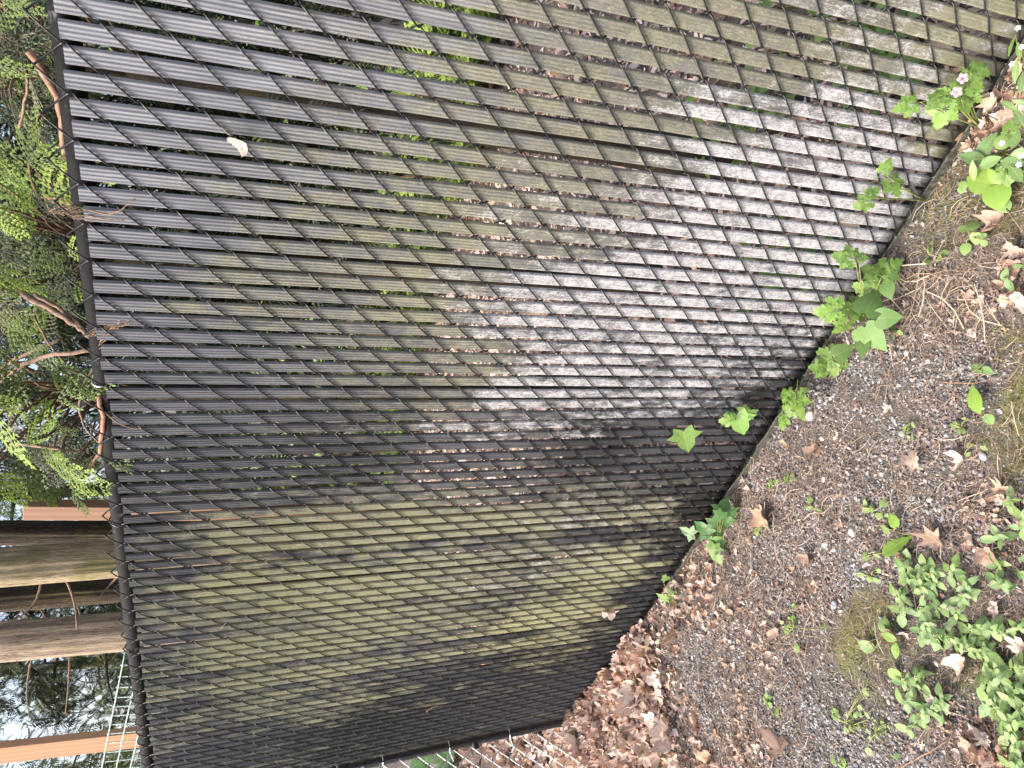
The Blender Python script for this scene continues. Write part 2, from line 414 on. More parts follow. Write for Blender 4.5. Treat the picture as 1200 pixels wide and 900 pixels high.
def scatter(name, P, base_v, base_t, size, col, mat, lift=.3, tilt=.5, stretch=None, smooth=False, zoff=None):
    """many small pieces as one mesh. base_v: list of variants (k,3)"""
    n = len(P); nv = len(base_v[0]); V = np.zeros((n, nv, 3))
    pick = rng.integers(0, len(base_v), n); B = np.stack(base_v)[pick]
    B = B * np.asarray(size).reshape(n, -1)[:, None, :]
    ax = rng.normal(0, tilt, (n, 2)); yaw = rng.uniform(0, 2 * PI, n)
    cx, sx_ = np.cos(ax[:, 0]), np.sin(ax[:, 0]); cy, sy_ = np.cos(ax[:, 1]), np.sin(ax[:, 1]); cz, sz_ = np.cos(yaw), np.sin(yaw)
    x, y, z = B[..., 0], B[..., 1], B[..., 2]
    y, z = y * cx[:, None] - z * sx_[:, None], y * sx_[:, None] + z * cx[:, None]
    x, z = x * cy[:, None] + z * sy_[:, None], -x * sy_[:, None] + z * cy[:, None]
    x, y = x * cz[:, None] - y * sz_[:, None], x * sz_[:, None] + y * cz[:, None]
    zmin = z.min(1)
    gz_ = gh(P) + (zoff if zoff is not None else 0)
    V[..., 0] = x + P[:, 0, None]; V[..., 1] = y + P[:, 1, None]
    V[..., 2] = z - zmin[:, None] * lift + gz_[:, None]
    if zoff is None or True:
        fr = (P[:, 1] > 0) & (V[..., 1].min(1) < .012)
        V[fr, :, 1] += (.012 - V[fr][..., 1].min(1))[:, None]
    Tt = (np.asarray(base_t)[None] + (np.arange(n) * nv)[:, None, None]).reshape(-1, 3)
    C = np.repeat(np.asarray(col), nv, 0)
    o = link(name, tri_mesh(name, V.reshape(-1, 3), Tt, C, mat, smooth)); return tag(o, kind='stuff')
def tint(n, cols, wts, jit=.25):
    cols = np.array(cols); k = rng.choice(len(cols), n, p=np.array(wts) / sum(wts))
    return cols[k] * rng.uniform(1 - jit, 1 + jit, (n, 1)) * rng.uniform(.95, 1.05, (n, 3))

# gravel
oct_t = [(0, 2, 4), (2, 1, 4), (1, 3, 4), (3, 0, 4), (2, 0, 5), (1, 2, 5), (3, 1, 5), (0, 3, 5)]
def cubeish():
    V = np.array([(x, y, z) for x in (-1, 1) for y in (-1, 1) for z in (-.75, .75)], float) * .5
    return V * rng.uniform(.65, 1.15, V.shape)
cube_t = [(0, 1, 3), (0, 3, 2), (4, 6, 7), (4, 7, 5), (0, 4, 5), (0, 5, 1), (2, 3, 7), (2, 7, 6), (0, 2, 6), (0, 6, 4), (1, 5, 7), (1, 7, 3)]
P = sample_ground(130000); z = zones(P); keep = rng.random(len(P)) < np.clip((z[:, 0] - z[:, 2] * .35) * 1.1 * np.clip(fbm(P, 13, 5) * 2.4 - .45, .1, 2), 0.03, 1)
P = P[keep][:66000]; n = len(P)
sz = np.clip(rng.lognormal(math.log(.0042), .42, n), .002, .0115)
scatter('gravel', P, [cubeish() for _ in range(12)], cube_t, np.column_stack([sz * rng.uniform(.8, 1.4, n), sz, sz * rng.uniform(.55, .9, n)]),
        tint(n, [(.13, .13, .135), (.20, .20, .21), (.29, .29, .305), (.41, .41, .42), (.60, .59, .58), (.20, .175, .155), (.075, .074, .076)], [22, 26, 20, 9, 2.2, 8, 13]), M_PEB, .25, .5)
# crumbs of leaf and bark
chip = [np.array([(-1, -.3, 0), (-.2, -.5, .12), (1, -.1, 0), (.5, .45, .15), (-.6, .4, .05)]) * rng.uniform(.6, 1.2, (5, 3)) * np.array([.5, .5, .6]) for _ in range(8)]
chip_t = [(0, 1, 4), (1, 3, 4), (1, 2, 3)]
BROWN = [(.31, .24, .20), (.225, .175, .148), (.13, .105, .09), (.45, .37, .32), (.25, .18, .14), (.085, .072, .065)]
P = sample_ground(110000); z = zones(P); keep = rng.random(len(P)) < np.clip((z[:, 1] * 1.25 - z[:, 2] * .5 + .12) * (np.clip(fbm(P, 11, 9) * 2.6 - .55, .12, 2)), .05, 1)
P = P[keep][:60000]; n = len(P); sz = np.clip(rng.lognormal(math.log(.0064), .5, n), .0025, .020)
scatter('litter_crumbs', P, chip, chip_t, np.column_stack([sz, sz * .8, sz]), tint(n, BROWN, [28, 22, 12, 16, 14, 8]), M_CRUMB, .5, .5, zoff=rng.uniform(.001, .006, n))
# needles and straw
ndl = []
for _ in range(8):
    t = np.linspace(-.5, .5, 4); c = rng.uniform(-.18, .18); hgt = rng.uniform(0, .12)
    ctr = np.column_stack([t, c * (t * t * 4 - 1), hgt * (1 - 4 * t * t)]); wd = .012
    ndl.append(np.vstack([ctr + [0, wd, 0], ctr - [0, wd, 0], ctr + [0, 0, wd * 1.6]]))
ndl_t = []
for i in range(3):
    for a, b2 in ((0, 1), (1, 2), (2, 0)):
        p, q = a * 4, b2 * 4; ndl_t += [(p + i, q + i, q + i + 1), (p + i, q + i + 1, p + i + 1)]
P = sample_ground(60000); z = zones(P); keep = rng.random(len(P)) < np.clip((z[:, 1] * .55 + z[:, 3] * .7 + .2) * (.3 + fbm(P, 8, 13)), .03, 1)
P = P[keep][:27000]; n = len(P); L = np.clip(rng.lognormal(math.log(.024), .5, n), .008, .08)
scatter('needle_litter', P, ndl, ndl_t, np.column_stack([L, L, L]) * np.array([1, 1, 1]), tint(n, [(.40, .32, .25), (.29, .20, .15), (.19, .13, .10), (.55, .46, .36)], [10, 12, 7, 4]), M_CRUMB, .6, .16, zoff=rng.uniform(.003, .011, n))
P = sample_ground(30000); z = zones(P); keep = rng.random(len(P)) < np.clip((z[:, 3] - .25) * .8, 0, 1); P = P[keep][:24]; n = len(P)
L = rng.uniform(.05, .15, n)
scatter('dead_grass', P, ndl, ndl_t, np.column_stack([L, L, L * .6]) * .9, tint(n, [(.56, .46, .33), (.43, .32, .22), (.62, .54, .42)], [10, 6, 5]), M_CRUMB, .7, .1, zoff=rng.uniform(.008, .02, n))
# moss tufts
blade = [np.array([(-.12, 0, 0), (.12, 0, 0), (rng.uniform(-.2, .2), rng.uniform(-.2, .2), 1.0), (0, .12, 0)]) for _ in range(6)]
blade_t = [(0, 1, 2), (1, 3, 2), (3, 0, 2)]
P = sample_ground(150000); z = zones(P); keep = rng.random(len(P)) < np.clip((z[:, 2] - .30) * 2.2 * np.clip(fbm(P, 16, 17) * 3 - .9, 0, 1.5), 0, 1); P = P[keep][:60000]; n = len(P)
L = rng.uniform(.004, .012, n)
scatter('moss', P, blade, blade_t, np.column_stack([L, L, L]), tint(n, [(.20, .20, .055), (.12, .14, .035), (.29, .265, .09), (.36, .30, .15)], [10, 8, 8, 4]), M_GRASS, 0, .45)

# ------------------------------------------------------------------ dry leaves
def dry_leaf_variant(seed):
    r = np.random.default_rng(seed); kind = seed % 3
    nr = 22; th = np.linspace(-PI, PI, nr, endpoint=False)
    if kind == 0: rad = .34 + .17 * np.abs(np.cos(2.5 * th)) ** 1.2 + .08 * np.cos(th) + .02 * np.cos(11 * th)       # pointed lobes
    elif kind == 1: rad = .34 + .12 * np.cos(7 * th) * (np.abs(th) < 2.6) ; rad = rad * (1 - .25 * np.abs(np.sin(th)))
    else: rad = .42 * (1 - .52 * np.abs(np.sin(th)) ** 1.4) + .02 * np.cos(9 * th)
    rad = rad * r.uniform(.85, 1.15, nr)
    x, y = rad * np.cos(th), rad * np.sin(th) * .92
    rings = (.34, .68, 1.0)
    X = np.concatenate([[0]] + [x * q for q in rings]); Y = np.concatenate([[0]] + [y * q for q in rings])
    c1, c2, c3 = r.uniform(.5, 2.2), r.uniform(-1.6, 1.8), r.uniform(-1.2, 1.2)
    a = r.uniform(0, PI); u = X * math.cos(a) + Y * math.sin(a)
    Z = c1 * u ** 2 + c2 * Y * np.abs(Y) + c3 * X * Y + .14 * np.sin(11 * X + r.uniform(0, 6)) * np.abs(Y) + .14 * np.abs(Y)
    Z = Z + (vnoise(np.column_stack([X, Y]) + 5, 6, seed) - .5) * .13 + r.normal(0, .012, len(X))
    # the blade rolls in on itself
    roll = r.uniform(.8, 3.2); Yr = np.where(np.abs(roll * Y) > 1e-3, np.sin(roll * Y) / roll, Y); Z = Z + (1 - np.cos(roll * Y)) / roll
    V = np.column_stack([X, Yr, Z]); T = []
    for i in range(nr):
        j = (i + 1) % nr
        T.append((0, 1 + i, 1 + j))
        for q in range(2):
            o, p = 1 + q * nr, 1 + (q + 1) * nr; T += [(o + i, p + i, p + j), (o + i, p + j, o + j)]
    return V, T
DLV = [dry_leaf_variant(i) for i in range(15)]
DL_T = DLV[0][1]
DRYC = [(.47, .345, .275), (.37, .25, .19), (.56, .44, .365), (.27, .17, .125), (.45, .295, .20), (.15, .10, .075), (.64, .525, .45)]
PILEC = [tuple(min(.8, q * 1.3) for q in c) for c in DRYC]
DRYW = [22, 15, 20, 8, 9, 6, 14]
# the drift and the loose leaves: one mass
P = sample_ground(26000); z = zones(P); pile = np.clip((z[:, 1] - .52) * 1.3, 0, 1)
keep = rng.random(len(P)) < np.clip(pile * .75 + .03 * z[:, 1], 0, 1); P = P[keep][:5200]; n = len(P)
pl = np.clip((zones(P)[:, 1] - .75) * 1.8, 0, 1)
sz = rng.uniform(.028, .068, n) * (.45 + .55 * pl)
scatter('leaf_litter', P, [v for v, t in DLV], DL_T, np.column_stack([sz, sz, sz]), tint(n, PILEC, DRYW), M_DRY, .5, .45, zoff=rng.uniform(0, .035, n) * pl + .003)
# behind the fence
P = sample_ground(5200, True); n = len(P); sz = rng.uniform(.035, .08, n)
scatter('woodland_leaf_litter', P, [v for v, t in DLV], DL_T, np.column_stack([sz, sz, sz]), tint(n, DRYC + [(.62, .47, .41)], [10, 8, 22, 6, 8, 4, 16, 30]), M_DRY, .5, .3, zoff=rng.uniform(0, .03, n))
P = sample_ground(20000, True); n = len(P); sz = rng.uniform(.015, .05, n)
scatter('woodland_litter_crumbs', P, chip, chip_t, np.column_stack([sz, sz * .8, sz]), tint(n, [(.62, .47, .41), (.50, .36, .30), (.38, .25, .19), (.66, .54, .48)], [10, 9, 6, 6]), M_CRUMB, .5, .4, zoff=rng.uniform(.002, .012, n))
# beyond the grey fence
P = np.column_stack([rng.uniform(2.78, 5.2, 1500), rng.uniform(-1.2, 1.0, 1500)]); n = len(P); sz = rng.uniform(.05, .11, n)
scatter('far_leaf_litter', P, [v for v, t in DLV], DL_T, np.column_stack([sz, sz, sz]), tint(n, DRYC, [10, 18, 6, 20, 10, 20, 3]), M_DRY, .5, .35, zoff=rng.uniform(0, .03, n))
# single leaves
DLM = {}
def dry_leaf_mesh(v, tone):
    if (v, tone) not in DLM:
        V, T_ = DLV[v]
        st, sf = tube(bezier((-.32, 0, V[0][2]), (-.5, .02, .02), (-.72, .06, .05), 4), .014, 4)
        base = np.array(DRYC[tone]); c = np.tile(base, (len(V), 1)) * rng.uniform(.85, 1.12, (len(V), 1)); c[0] *= .7; c[1:23] *= .9; c[[1 + 11, 23 + 11, 45 + 11, 1, 23]] *= .72; c[45:] *= rng.uniform(.75, 1.15, (22, 1))
        mb = MB(); mb.add(V, [list(t) for t in T_], c); mb.add(st, sf, base * .7)
        DLM[(v, tone)] = mb.mesh('dry_leaf', M_DRY, True)
    return DLM[(v, tone)]
def dry_leaf(pt, size, label, group=None, v=None, tone=None, up=(0, 0, 1), yaw=None, tilt=.3):
    v = random.randrange(15) if v is None else v; tone = random.choice((0, 0, 1, 2, 4, 6)) if tone is None else tone
    z = norm(np.asarray(up) + rng.normal(0, tilt, 3)); a = random.uniform(0, 2 * PI) if yaw is None else yaw
    u, w_, _ = frame_of(z); x = math.cos(a) * u + math.sin(a) * w_; y = np.cross(z, x)
    o = link('dry_leaf', dry_leaf_mesh(v, tone), None, None, mat_from(pt, x, y, z, size))
    return tag(o, label, 'leaf', group)
def gpt(px, py, dz=.012):
    p = G(px, py); p[2] = gh(p[:2])[0] + dz; return G(px, py, p[2])
single = [
 (1070, 540, 46, 0, 'tan curled dry leaf lying alone on dark gravel beside a long green leaf'), (1125, 540, 44, 6, 'pale crumpled dry leaf on gravel just below the long green leaf'),
 (1172, 575, 42, 4, 'wide orange tan dry leaf above the creeping green weeds'), (1096, 632, 60, 1, 'brown lobed dry leaf with long stalk next to the lime dandelion leaf'),
 (1165, 118, 34, 6, 'pale dry leaf against the fence foot under the white flowers'), (1172, 148, 38, 1, 'brown dry leaf under the white flowered plant by the fence'),
 (1168, 262, 40, 1, 'dark brown dry leaf on moss under the wide yellow-green leaf'), (1190, 292, 44, 0, 'rosy brown dry leaf at the photo edge above the moss patch'),
 (1188, 318, 42, 4, 'curled orange brown dry leaf at the photo edge by a pair of oval leaves'), (1195, 352, 40, 2, 'light dry leaf at the photo edge beside straw'),
 (955, 528, 30, 1, 'small brown dry leaf on gravel near the bright lacy sprig'), (893, 604, 40, 4, 'long orange dry leaf lying by the ivy foot at the fence'),
 (880, 622, 30, 3, 'dark curled dry leaf tucked beside the ivy by the fence'), (985, 612, 26, 0, 'little tan dry leaf alone in the middle of the gravel'),
 (1126, 778, 44, 2, 'large cream tan dry leaf between two clumps of creeping weeds'), (1100, 826, 44, 6, 'pinkish curled dry leaf under the lowest creeping weed sprigs'),
 (1148, 858, 30, 6, 'folded pale dry leaf at the edge of the moss'), (1140, 876, 40, 1, 'brown dry leaf at the bottom edge among twigs'),
 (772, 850, 30, 2, 'pale long dry leaf on bare grey gravel beside the leaf drift'), (792, 742, 36, 4, 'orange tan lobed dry leaf on gravel just off the leaf drift'),
 (908, 742, 34, 1, 'brown dry leaf beside the dark gravel patch'), (860, 870, 30, 6, 'small pale dry leaf at the bottom edge of the grey gravel'),
 (870, 560, 22, 0, 'small dry leaf beneath the white pebble near the fence'), (1040, 480, 22, 2, 'tiny pale dry leaf on dark gravel below the straw'),
 (920, 520, 20, 4, 'small rusty dry leaf right under the fence edge'), (945, 655, 34, 1, 'brown broken dry leaf in the fine reddish litter'),
 (768, 692, 24, 1, 'reddish dry leaf at the fence foot under the lower ivy'), (1060, 655, 24, 3, 'brown dry leaf at the upper edge of the creeping weeds'),
 (1155, 650, 34, 1, 'dull brown dry leaf half under the creeping weeds'), (1195, 760, 34, 6, 'pale pink dry leaf at the photo edge between creeping weeds'),
 (1165, 715, 36, 2, 'light tan dry leaf below the grass tuft in the weeds'), (1040, 742, 30, 3, 'narrow brown dry leaf beside the moss patch'),
 (830, 890, 34, 4, 'rusty dry leaf on gravel at the very bottom edge'), (915, 880, 44, 1, 'brown leaf scraps at the bottom edge of the grey gravel')]
for px, py, s, tone, lab in single:
    p = gpt(px, py, .016); dry_leaf(p, mm(p, s) * .80, lab, 'dry leaves lying on the gravel', None, tone, tilt=.28)
cnt = 0
for px in np.arange(672, 830, 12.5):
    for py in np.arange(690, 900, 12.5):
        x, y = px + random.uniform(-5, 5), py + random.uniform(-5, 5)
        p = G(x, y, .05)
        if p[1] < .03 or 838 - (x - 670) * .62 > y - 14 or x > 790 - (900 - y) * .12 + (0 if y > 740 else -20): continue
        p[2] = gh(p[:2])[0] + random.uniform(.022, .05)
        dry_leaf(p, mm(p, random.uniform(15, 27)), 'curled brown dry leaf in the drift heaped against the fence corner', 'dry leaves of the drift at the fence corner', tone=random.choice((0, 2, 2, 6, 6, 0)), tilt=.4); cnt += 1

# ------------------------------------------------------------------ the slatted fence
H0 = 1.572; PITCH = .0366; MS = .045358
fence = empty('privacy_fence', (0, 0, 0), 'tall black chain link fence filled with weathered grey green privacy slats', 'fence')
def lean(k, z):                            # the far end leans with its post
    t = np.clip((k - 50) / 27, 0, None) ** 1.5
    return -.118 * t * (H0 - z) / 1.49
# stain map: photo x, photo y, algae, lichen, yellow
SC_ = np.array([
 (80, 60, 0, 0, 0), (200, 40, .02, 0, 0), (330, 40, .18, 0, 0), (450, 30, .33, 0, 0), (600, 40, .52, 0, 0), (750, 60, .62, 0, 0), (900, 60, .68, .12, 0), (1050, 40, .62, .32, 0), (1150, 60, .75, .25, .2), (1180, 20, .75, .2, .2),
 (110, 200, 0, 0, 0), (200, 160, .05, 0, 0), (300, 180, .30, 0, 0), (420, 170, .46, 0, 0), (560, 170, .55, 0, .1), (700, 150, .62, .05, 0), (780, 190, .55, .35, 0), (860, 170, .4, .62, 0), (960, 170, .45, .5, 0), (1050, 160, .4, .62, 0), (1120, 170, .7, .3, .2),
 (140, 300, 0, 0, 0), (210, 270, .12, 0, 0), (300, 270, .42, 0, .1), (420, 280, .5, 0, .1), (520, 290, .55, .05, .2), (600, 270, .5, .35, .1), (680, 270, .5, .4, 0), (780, 250, .4, .6, 0), (880, 240, .25, .7, 0), (960, 270, .25, .68, 0), (1040, 260, .3, .6, 0),
 (130, 400, 0, 0, 0), (210, 390, .05, 0, 0), (300, 350, .42, 0, .25), (400, 370, .42, .02, .1), (500, 370, .55, .05, .3), (560, 340, .5, .35, .1), (640, 350, .35, .55, 0), (720, 320, .2, .62, 0), (800, 350, .2, .6, 0), (900, 350, .2, .58, 0), (960, 360, .2, .6, 0),
 (150, 470, 0, 0, 0), (250, 470, .05, 0, 0), (350, 450, .30, 0, 0), (450, 440, .36, 0, 0), (520, 450, .5, .1, .1), (590, 450, .45, .52, .2), (700, 430, .2, .55, 0), (800, 450, .15, .5, 0), (880, 440, .12, .42, 0), (930, 440, .0, .2, 0), (900, 490, 0, .1, 0), (700, 495, .25, .5, 0), (570, 495, .35, .35, 0),
 (200, 530, 0, 0, 0), (350, 525, .0, 0, 0), (500, 525, .02, 0, 0), (700, 522, .05, .02, 0), (820, 522, 0, .02, 0), (350, 500, .2, 0, 0),
 (180, 580, .05, 0, 0), (280, 575, .25, 0, 0), (400, 570, .35, 0, 0), (520, 565, .42, 0, .1), (620, 560, .36, .12, 0), (700, 560, .3, .22, 0), (780, 560, .22, .15, 0), (850, 550, .02, 0, 0),
 (180, 640, .12, 0, 0), (260, 630, .42, 0, .3), (380, 610, .5, 0, .3), (500, 610, .5, 0, .3), (600, 620, .45, .15, .2), (680, 620, .4, .3, .1), (760, 600, .3, .2, .2), (820, 600, .0, .02, 0),
 (190, 700, .3, 0, .1), (280, 690, .62, 0, .4), (400, 690, .62, 0, .4), (500, 690, .5, .05, .2), (590, 680, .4, .3, .1), (680, 680, .5, .25, .5), (740, 660, .55, .2, .6), (780, 650, .1, 0, 0), (770, 680, 0, 0, 0),
 (200, 760, .2, 0, .1), (300, 770, .6, 0, .3), (400, 760, .5, 0, .3), (480, 750, .35, 0, .2), (560, 740, .28, .05, .3), (640, 730, .5, .15, .6), (700, 720, .5, .15, .6), (735, 720, 0, 0, 0),
 (220, 820, .22, 0, .1), (320, 820, .48, 0, .2), (420, 810, .36, 0, .3), (500, 800, .06, 0, .2), (580, 790, .10, .05, .5), (650, 770, .35, .15, .5), (690, 770, .05, 0, 0), (660, 810, 0, 0, 0),
 (240, 880, .05, 0, 0), (330, 870, .12, 0, .1), (420, 860, .06, 0, .2), (500, 850, .0, 0, .2), (600, 830, .0, 0, .2), (640, 800, .05, 0, .3)])
SHEEN_P = np.array([F(*a)[[0, 2]] for a in ((100, 40), (300, 40), (500, 40), (150, 200), (350, 200), (150, 350), (300, 400), (180, 480), (200, 540), (400, 300), (600, 200), (800, 200), (600, 450), (800, 450), (900, 480), (700, 520), (400, 530), (300, 650), (200, 650), (250, 800), (450, 850), (650, 750), (800, 600))])
SHEEN_V = np.array([1, 1, .95, .9, .8, .6, .5, .38, .22, .6, .6, .5, .35, .3, .05, .05, .12, .12, .16, .16, .03, .03, .0])[:, None]  # painted reflection sheen, strongest at the top of the near slats
SPT = np.array([F(a[0], a[1])[[0, 2]] for a in SC_]); SVL = SC_[:, 2:]
# ribbed slat profile (x across, y depth towards the viewer)
pr = []
nf = 26
for i in range(nf + 1):
    t = -1 + 2 * i / nf; x = .0134 * t
    y = .0036 + .00085 * math.cos(t * PI * 4.0 + PI) - .0026 * abs(t) ** 8
    pr.append((x, y))
pr += [(.0140, .0), (.0132, -.0028), (.0110, -.0038), (0, -.0034), (-.0110, -.0038), (-.0132, -.0028), (-.0140, .0)]
PR = np.array(pr); NP_ = len(PR)
NL = 40
KMIN, KMAX = -13, 77
CLEAN = {25: .0, 26: .25, 27: .3, 36: .62, 37: .5, 28: .45, 29: .6, 46: .7, 52: .6, 57: .7}
for k in range(KMIN, KMAX):
    ztop = H0 + .186 + rng.uniform(-.004, .004); zb = .030 + rng.uniform(0, .006)
    zz = np.linspace(ztop, zb, NL)
    PRK = PR * np.array([1.0 if k < 26 else .95, 1]); xo = (k + .5) * PITCH + rng.normal(0, .0009) + {25: -.0022, 26: .0018}.get(k, 0); rot = rng.normal(0, .035); wav = rng.uniform(0, 6)
    V = np.zeros((NL, NP_, 3))
    cr, sr = math.cos(rot), math.sin(rot)
    for i, z_ in enumerate(zz):
        bow = .0009 * math.sin(z_ * 7 + wav)
        V[i, :, 0] = xo + bow + (PRK[:, 0] * cr - PRK[:, 1] * sr) + lean(k + .5, z_)
        ra = np.interp(z_, (.85, 1.45), (.22, 1.0)); pry = PR[:, 1] + np.where(PR[:, 1] > .0005, (ra - 1) * .00085 * np.cos(PR[:, 0] / .0134 * PI * 4 + PI), 0)
        V[i, :, 1] = PR[:, 0] * sr + pry * cr
        V[i, :, 2] = z_
    Vf = V.reshape(-1, 3)
    Fc = []
    for i in range(NL - 1):
        for j in range(NP_):
            j2 = (j + 1) % NP_; Fc.append((i * NP_ + j, (i + 1) * NP_ + j, (i + 1) * NP_ + j2, i * NP_ + j2))
    Fc.append(tuple((NL - 1) * NP_ + j for j in range(NP_))[::-1])
    me = bpy.data.meshes.new('slat'); me.from_pydata(Vf.tolist(), [], Fc); me.shade_smooth(); me.materials.append(M_SLAT)
    Q = Vf[:, [0, 2]].copy(); Q[:, 0] = xo
    wob = np.stack([fbm(Q, 10, 41) - .5, fbm(Q, 7, 43) - .5], 1) * np.array([.10, .16])
    Qj = Q + np.array([0, rng.normal(0, .055)]); S = idw(Qj + wob, SPT, SVL, 3.2)
    big = fbm(Vf[:, [0, 2]] * np.array([1, .45]), 26, 47 + k % 7)
    mult = CLEAN.get(k, 1.0) * (1.0 + rng.normal(0, .10 if k < 30 else .24))
    S[:, 0] = S[:, 0] * mult + (big - .5) * .30 * (S[:, 0] > .04)
    S[:, 1] = S[:, 1] * (mult if k > 20 else 1) * ({26: .1, 27: .2, 28: .35, 29: .5, 30: .6}.get(k, 1.0)) + (big - .5) * .5 * (S[:, 1] > .04)
    if k > 30: S[:, 0] += (fbm(Vf[:, [0, 2]] * np.array([1, .5]), 34, 91) - .5) * .55 * (S[:, 0] > .05); S[:, 0] *= (.70 + .6 * vnoise(np.column_stack([np.full(len(Vf), k * 3.7), Vf[:, 2] * 9]), 1, 5))
    SHEEN = idw(Q, SHEEN_P, SHEEN_V, 2.5)[:, 0]
    if k >= 26: S[:, 0] *= 1.5
    for nm, arr in (('sheen', SHEEN), ('algae', S[:, 0]), ('lichen', S[:, 1]), ('yellow', S[:, 2])):
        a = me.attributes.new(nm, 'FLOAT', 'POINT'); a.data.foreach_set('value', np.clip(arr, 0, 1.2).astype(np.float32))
    link('slat', me, fence)
# wires: each strand is a flattened spiral round one slat
WR = .0017
def strand_mesh(par, lean_k=None, k=0):
    pts = []; d = .0068
    m0, m1 = -5, 34
    for m in range(m0, m1 + 1):
        right = (m + par) % 2 != 0
        x = (PITCH + .0016) if right else -.0016
        j = rng.normal(0, .0007, 2)
        zv = H0 - m * MS
        front = not right                   # leaving a left vertex the wire crosses in front
        s = 1 if front else -1
        xn = -.0016 if right else PITCH + .0016
        pts.append((x + j[0], 0, zv + j[1]))
        for t, dd in ((.10, .72), (.24, 1.0), (.76, 1.0), (.90, .72)):
            if m == m1: break
            pts.append((x + (xn - x) * t + j[0] * (1 - t), s * d * dd, zv - MS * (.02 + .96 * t) + j[1] * (1 - t)))
    P_ = np.array(pts)
    if lean_k is not None: P_[:, 0] += lean(lean_k + P_[:, 0] / PITCH, P_[:, 2])
    mb = MB(); mb.add(*tube(P_, WR, 5))
    t0 = P_[0]
    if k >= 28: mb.add(*tube([t0 + [-.004, .002, -.004], t0 + [0, .001, .006], t0 + [.003, -.001, .016]], [.0022, .0026, .0018], 5))
    return mb.mesh('wire', M_WIRE, True)
SM = {(p, i): strand_mesh(p) for p in (0, 1) for i in range(3)}
for k in range(KMIN, KMAX):
    par = k % 2
    if k >= 50: me = strand_mesh(par, k)
    else: me = SM[(par, k % 3)]
    link('wire', me, fence, (k * PITCH, 0, 0))
# top rail, bottom track, ties
x0, x1 = KMIN * PITCH, 2.84
mb = MB(); mb.add(*tube([(x, -.0275, H0 + .183 + .0105 * x) for x in np.linspace(x0, x1, 30)], .0205, 16)); rail = mb.build('top_rail', M_RAIL, fence, True)
for i, x in enumerate((1.18, 1.75, 2.35)):
    P_ = [(x + .004 * math.sin(a * .5), -.0275 + .0235 * math.cos(a), H0 + .183 + .0105 * x + .0235 * math.sin(a)) for a in np.linspace(0, 5.6, 14)]
    mb = MB(); mb.add(*tube(P_, .0019, 5)); mb.build('tie', M_WIRE, rail, True)
p = F(108, 455); 
P_ = [(p[0] + .003 * a, -.0275 + .0235 * math.cos(a), H0 + .191 + .0235 * math.sin(a)) for a in np.linspace(0, 5.4, 14)]
mb = MB(); mb.add(*tube(P_, .0022, 5)); o = mb.build('tie', M_ALU, rail, True); o['label'] = 'bright aluminium tie around the rail'
mb = MB()
prof = [(-.0125, .038), (-.0105, .040), (-.0095, .012), (.0095, .012), (.0105, .040), (.0125, .038), (.0125, 0), (-.0125, 0)]
xs = np.linspace(x0, 2.70, 90); V = []; Fc = []
for i, x in enumerate(xs):
    for y, z_ in prof: V.append((x, y + .0012 * math.sin(x * 37), z_ + .003 * math.sin(x * 23) + .002 * math.sin(x * 61) - .006))
for i in range(len(xs) - 1):
    for j in range(8):
        j2 = (j + 1) % 8; Fc.append((i * 8 + j, i * 8 + j2, (i + 1) * 8 + j2, (i + 1) * 8 + j))
Fc.append(tuple(range(8))[::-1]); Fc.append(tuple((len(xs) - 1) * 8 + j for j in range(8)))
mb.add(V, Fc); mb.build('bottom_track', M_TRACK, fence)
# corner post with its bands
pb = np.array([2.724, .008, .0]); pt_ = np.array([2.724 + .0825 * 1.82, .008, 1.82]); pdv = (pt_ - pb)
mb = MB(); mb.add(*tube([pb + pdv * t for t in np.linspace(0, 1, 12)], .0185, 18)); post = mb.build('corner_post', M_POST, fence, True)
V, f_ = tube([pt_ + [0, 0, .0], pt_ + [.001, 0, .018], pt_ + [.002, 0, .034], pt_ + [.002, 0, .042]], [.022, .022, .016, .005], 18); mb = MB(); mb.add(V, f_); mb.build('post_cap', M_POST, post, True)
def on_post(px, py):
    best = min(np.linspace(0, 1, 300), key=lambda t: (lambda d: abs(600 + FPX * (d @ ROT[0]) / (d @ ROT[2]) - px))(pb + pdv * t - CAM)); return pb + pdv * best
for px, mt, lab in ((664, M_ALU, 'bare metal band at the post foot'), (556, M_POST, None), (407, M_POST, None)):
    c = on_post(px, 0); u, v, d_ = frame_of(pdv); d_ = norm(pdv)
    mb = MB(); mb.add(*tube([c - d_ * .011, c - d_ * .010, c + d_ * .010, c + d_ * .011], [.0188, .0208, .0208, .0188], 18))
    box_mb(mb, c + np.array([-.018, .030, 0]), .003, .012, .010)
    o = mb.build('tension_band', mt, post, False)
    if lab: o['label'] = lab
mb = MB(); mb.add(*tube([pb + [-.024, .012, .06], pt_ + [-.024, .012, -.08]], .0035, 6)); mb.build('tension_bar', M_POST, fence, True)

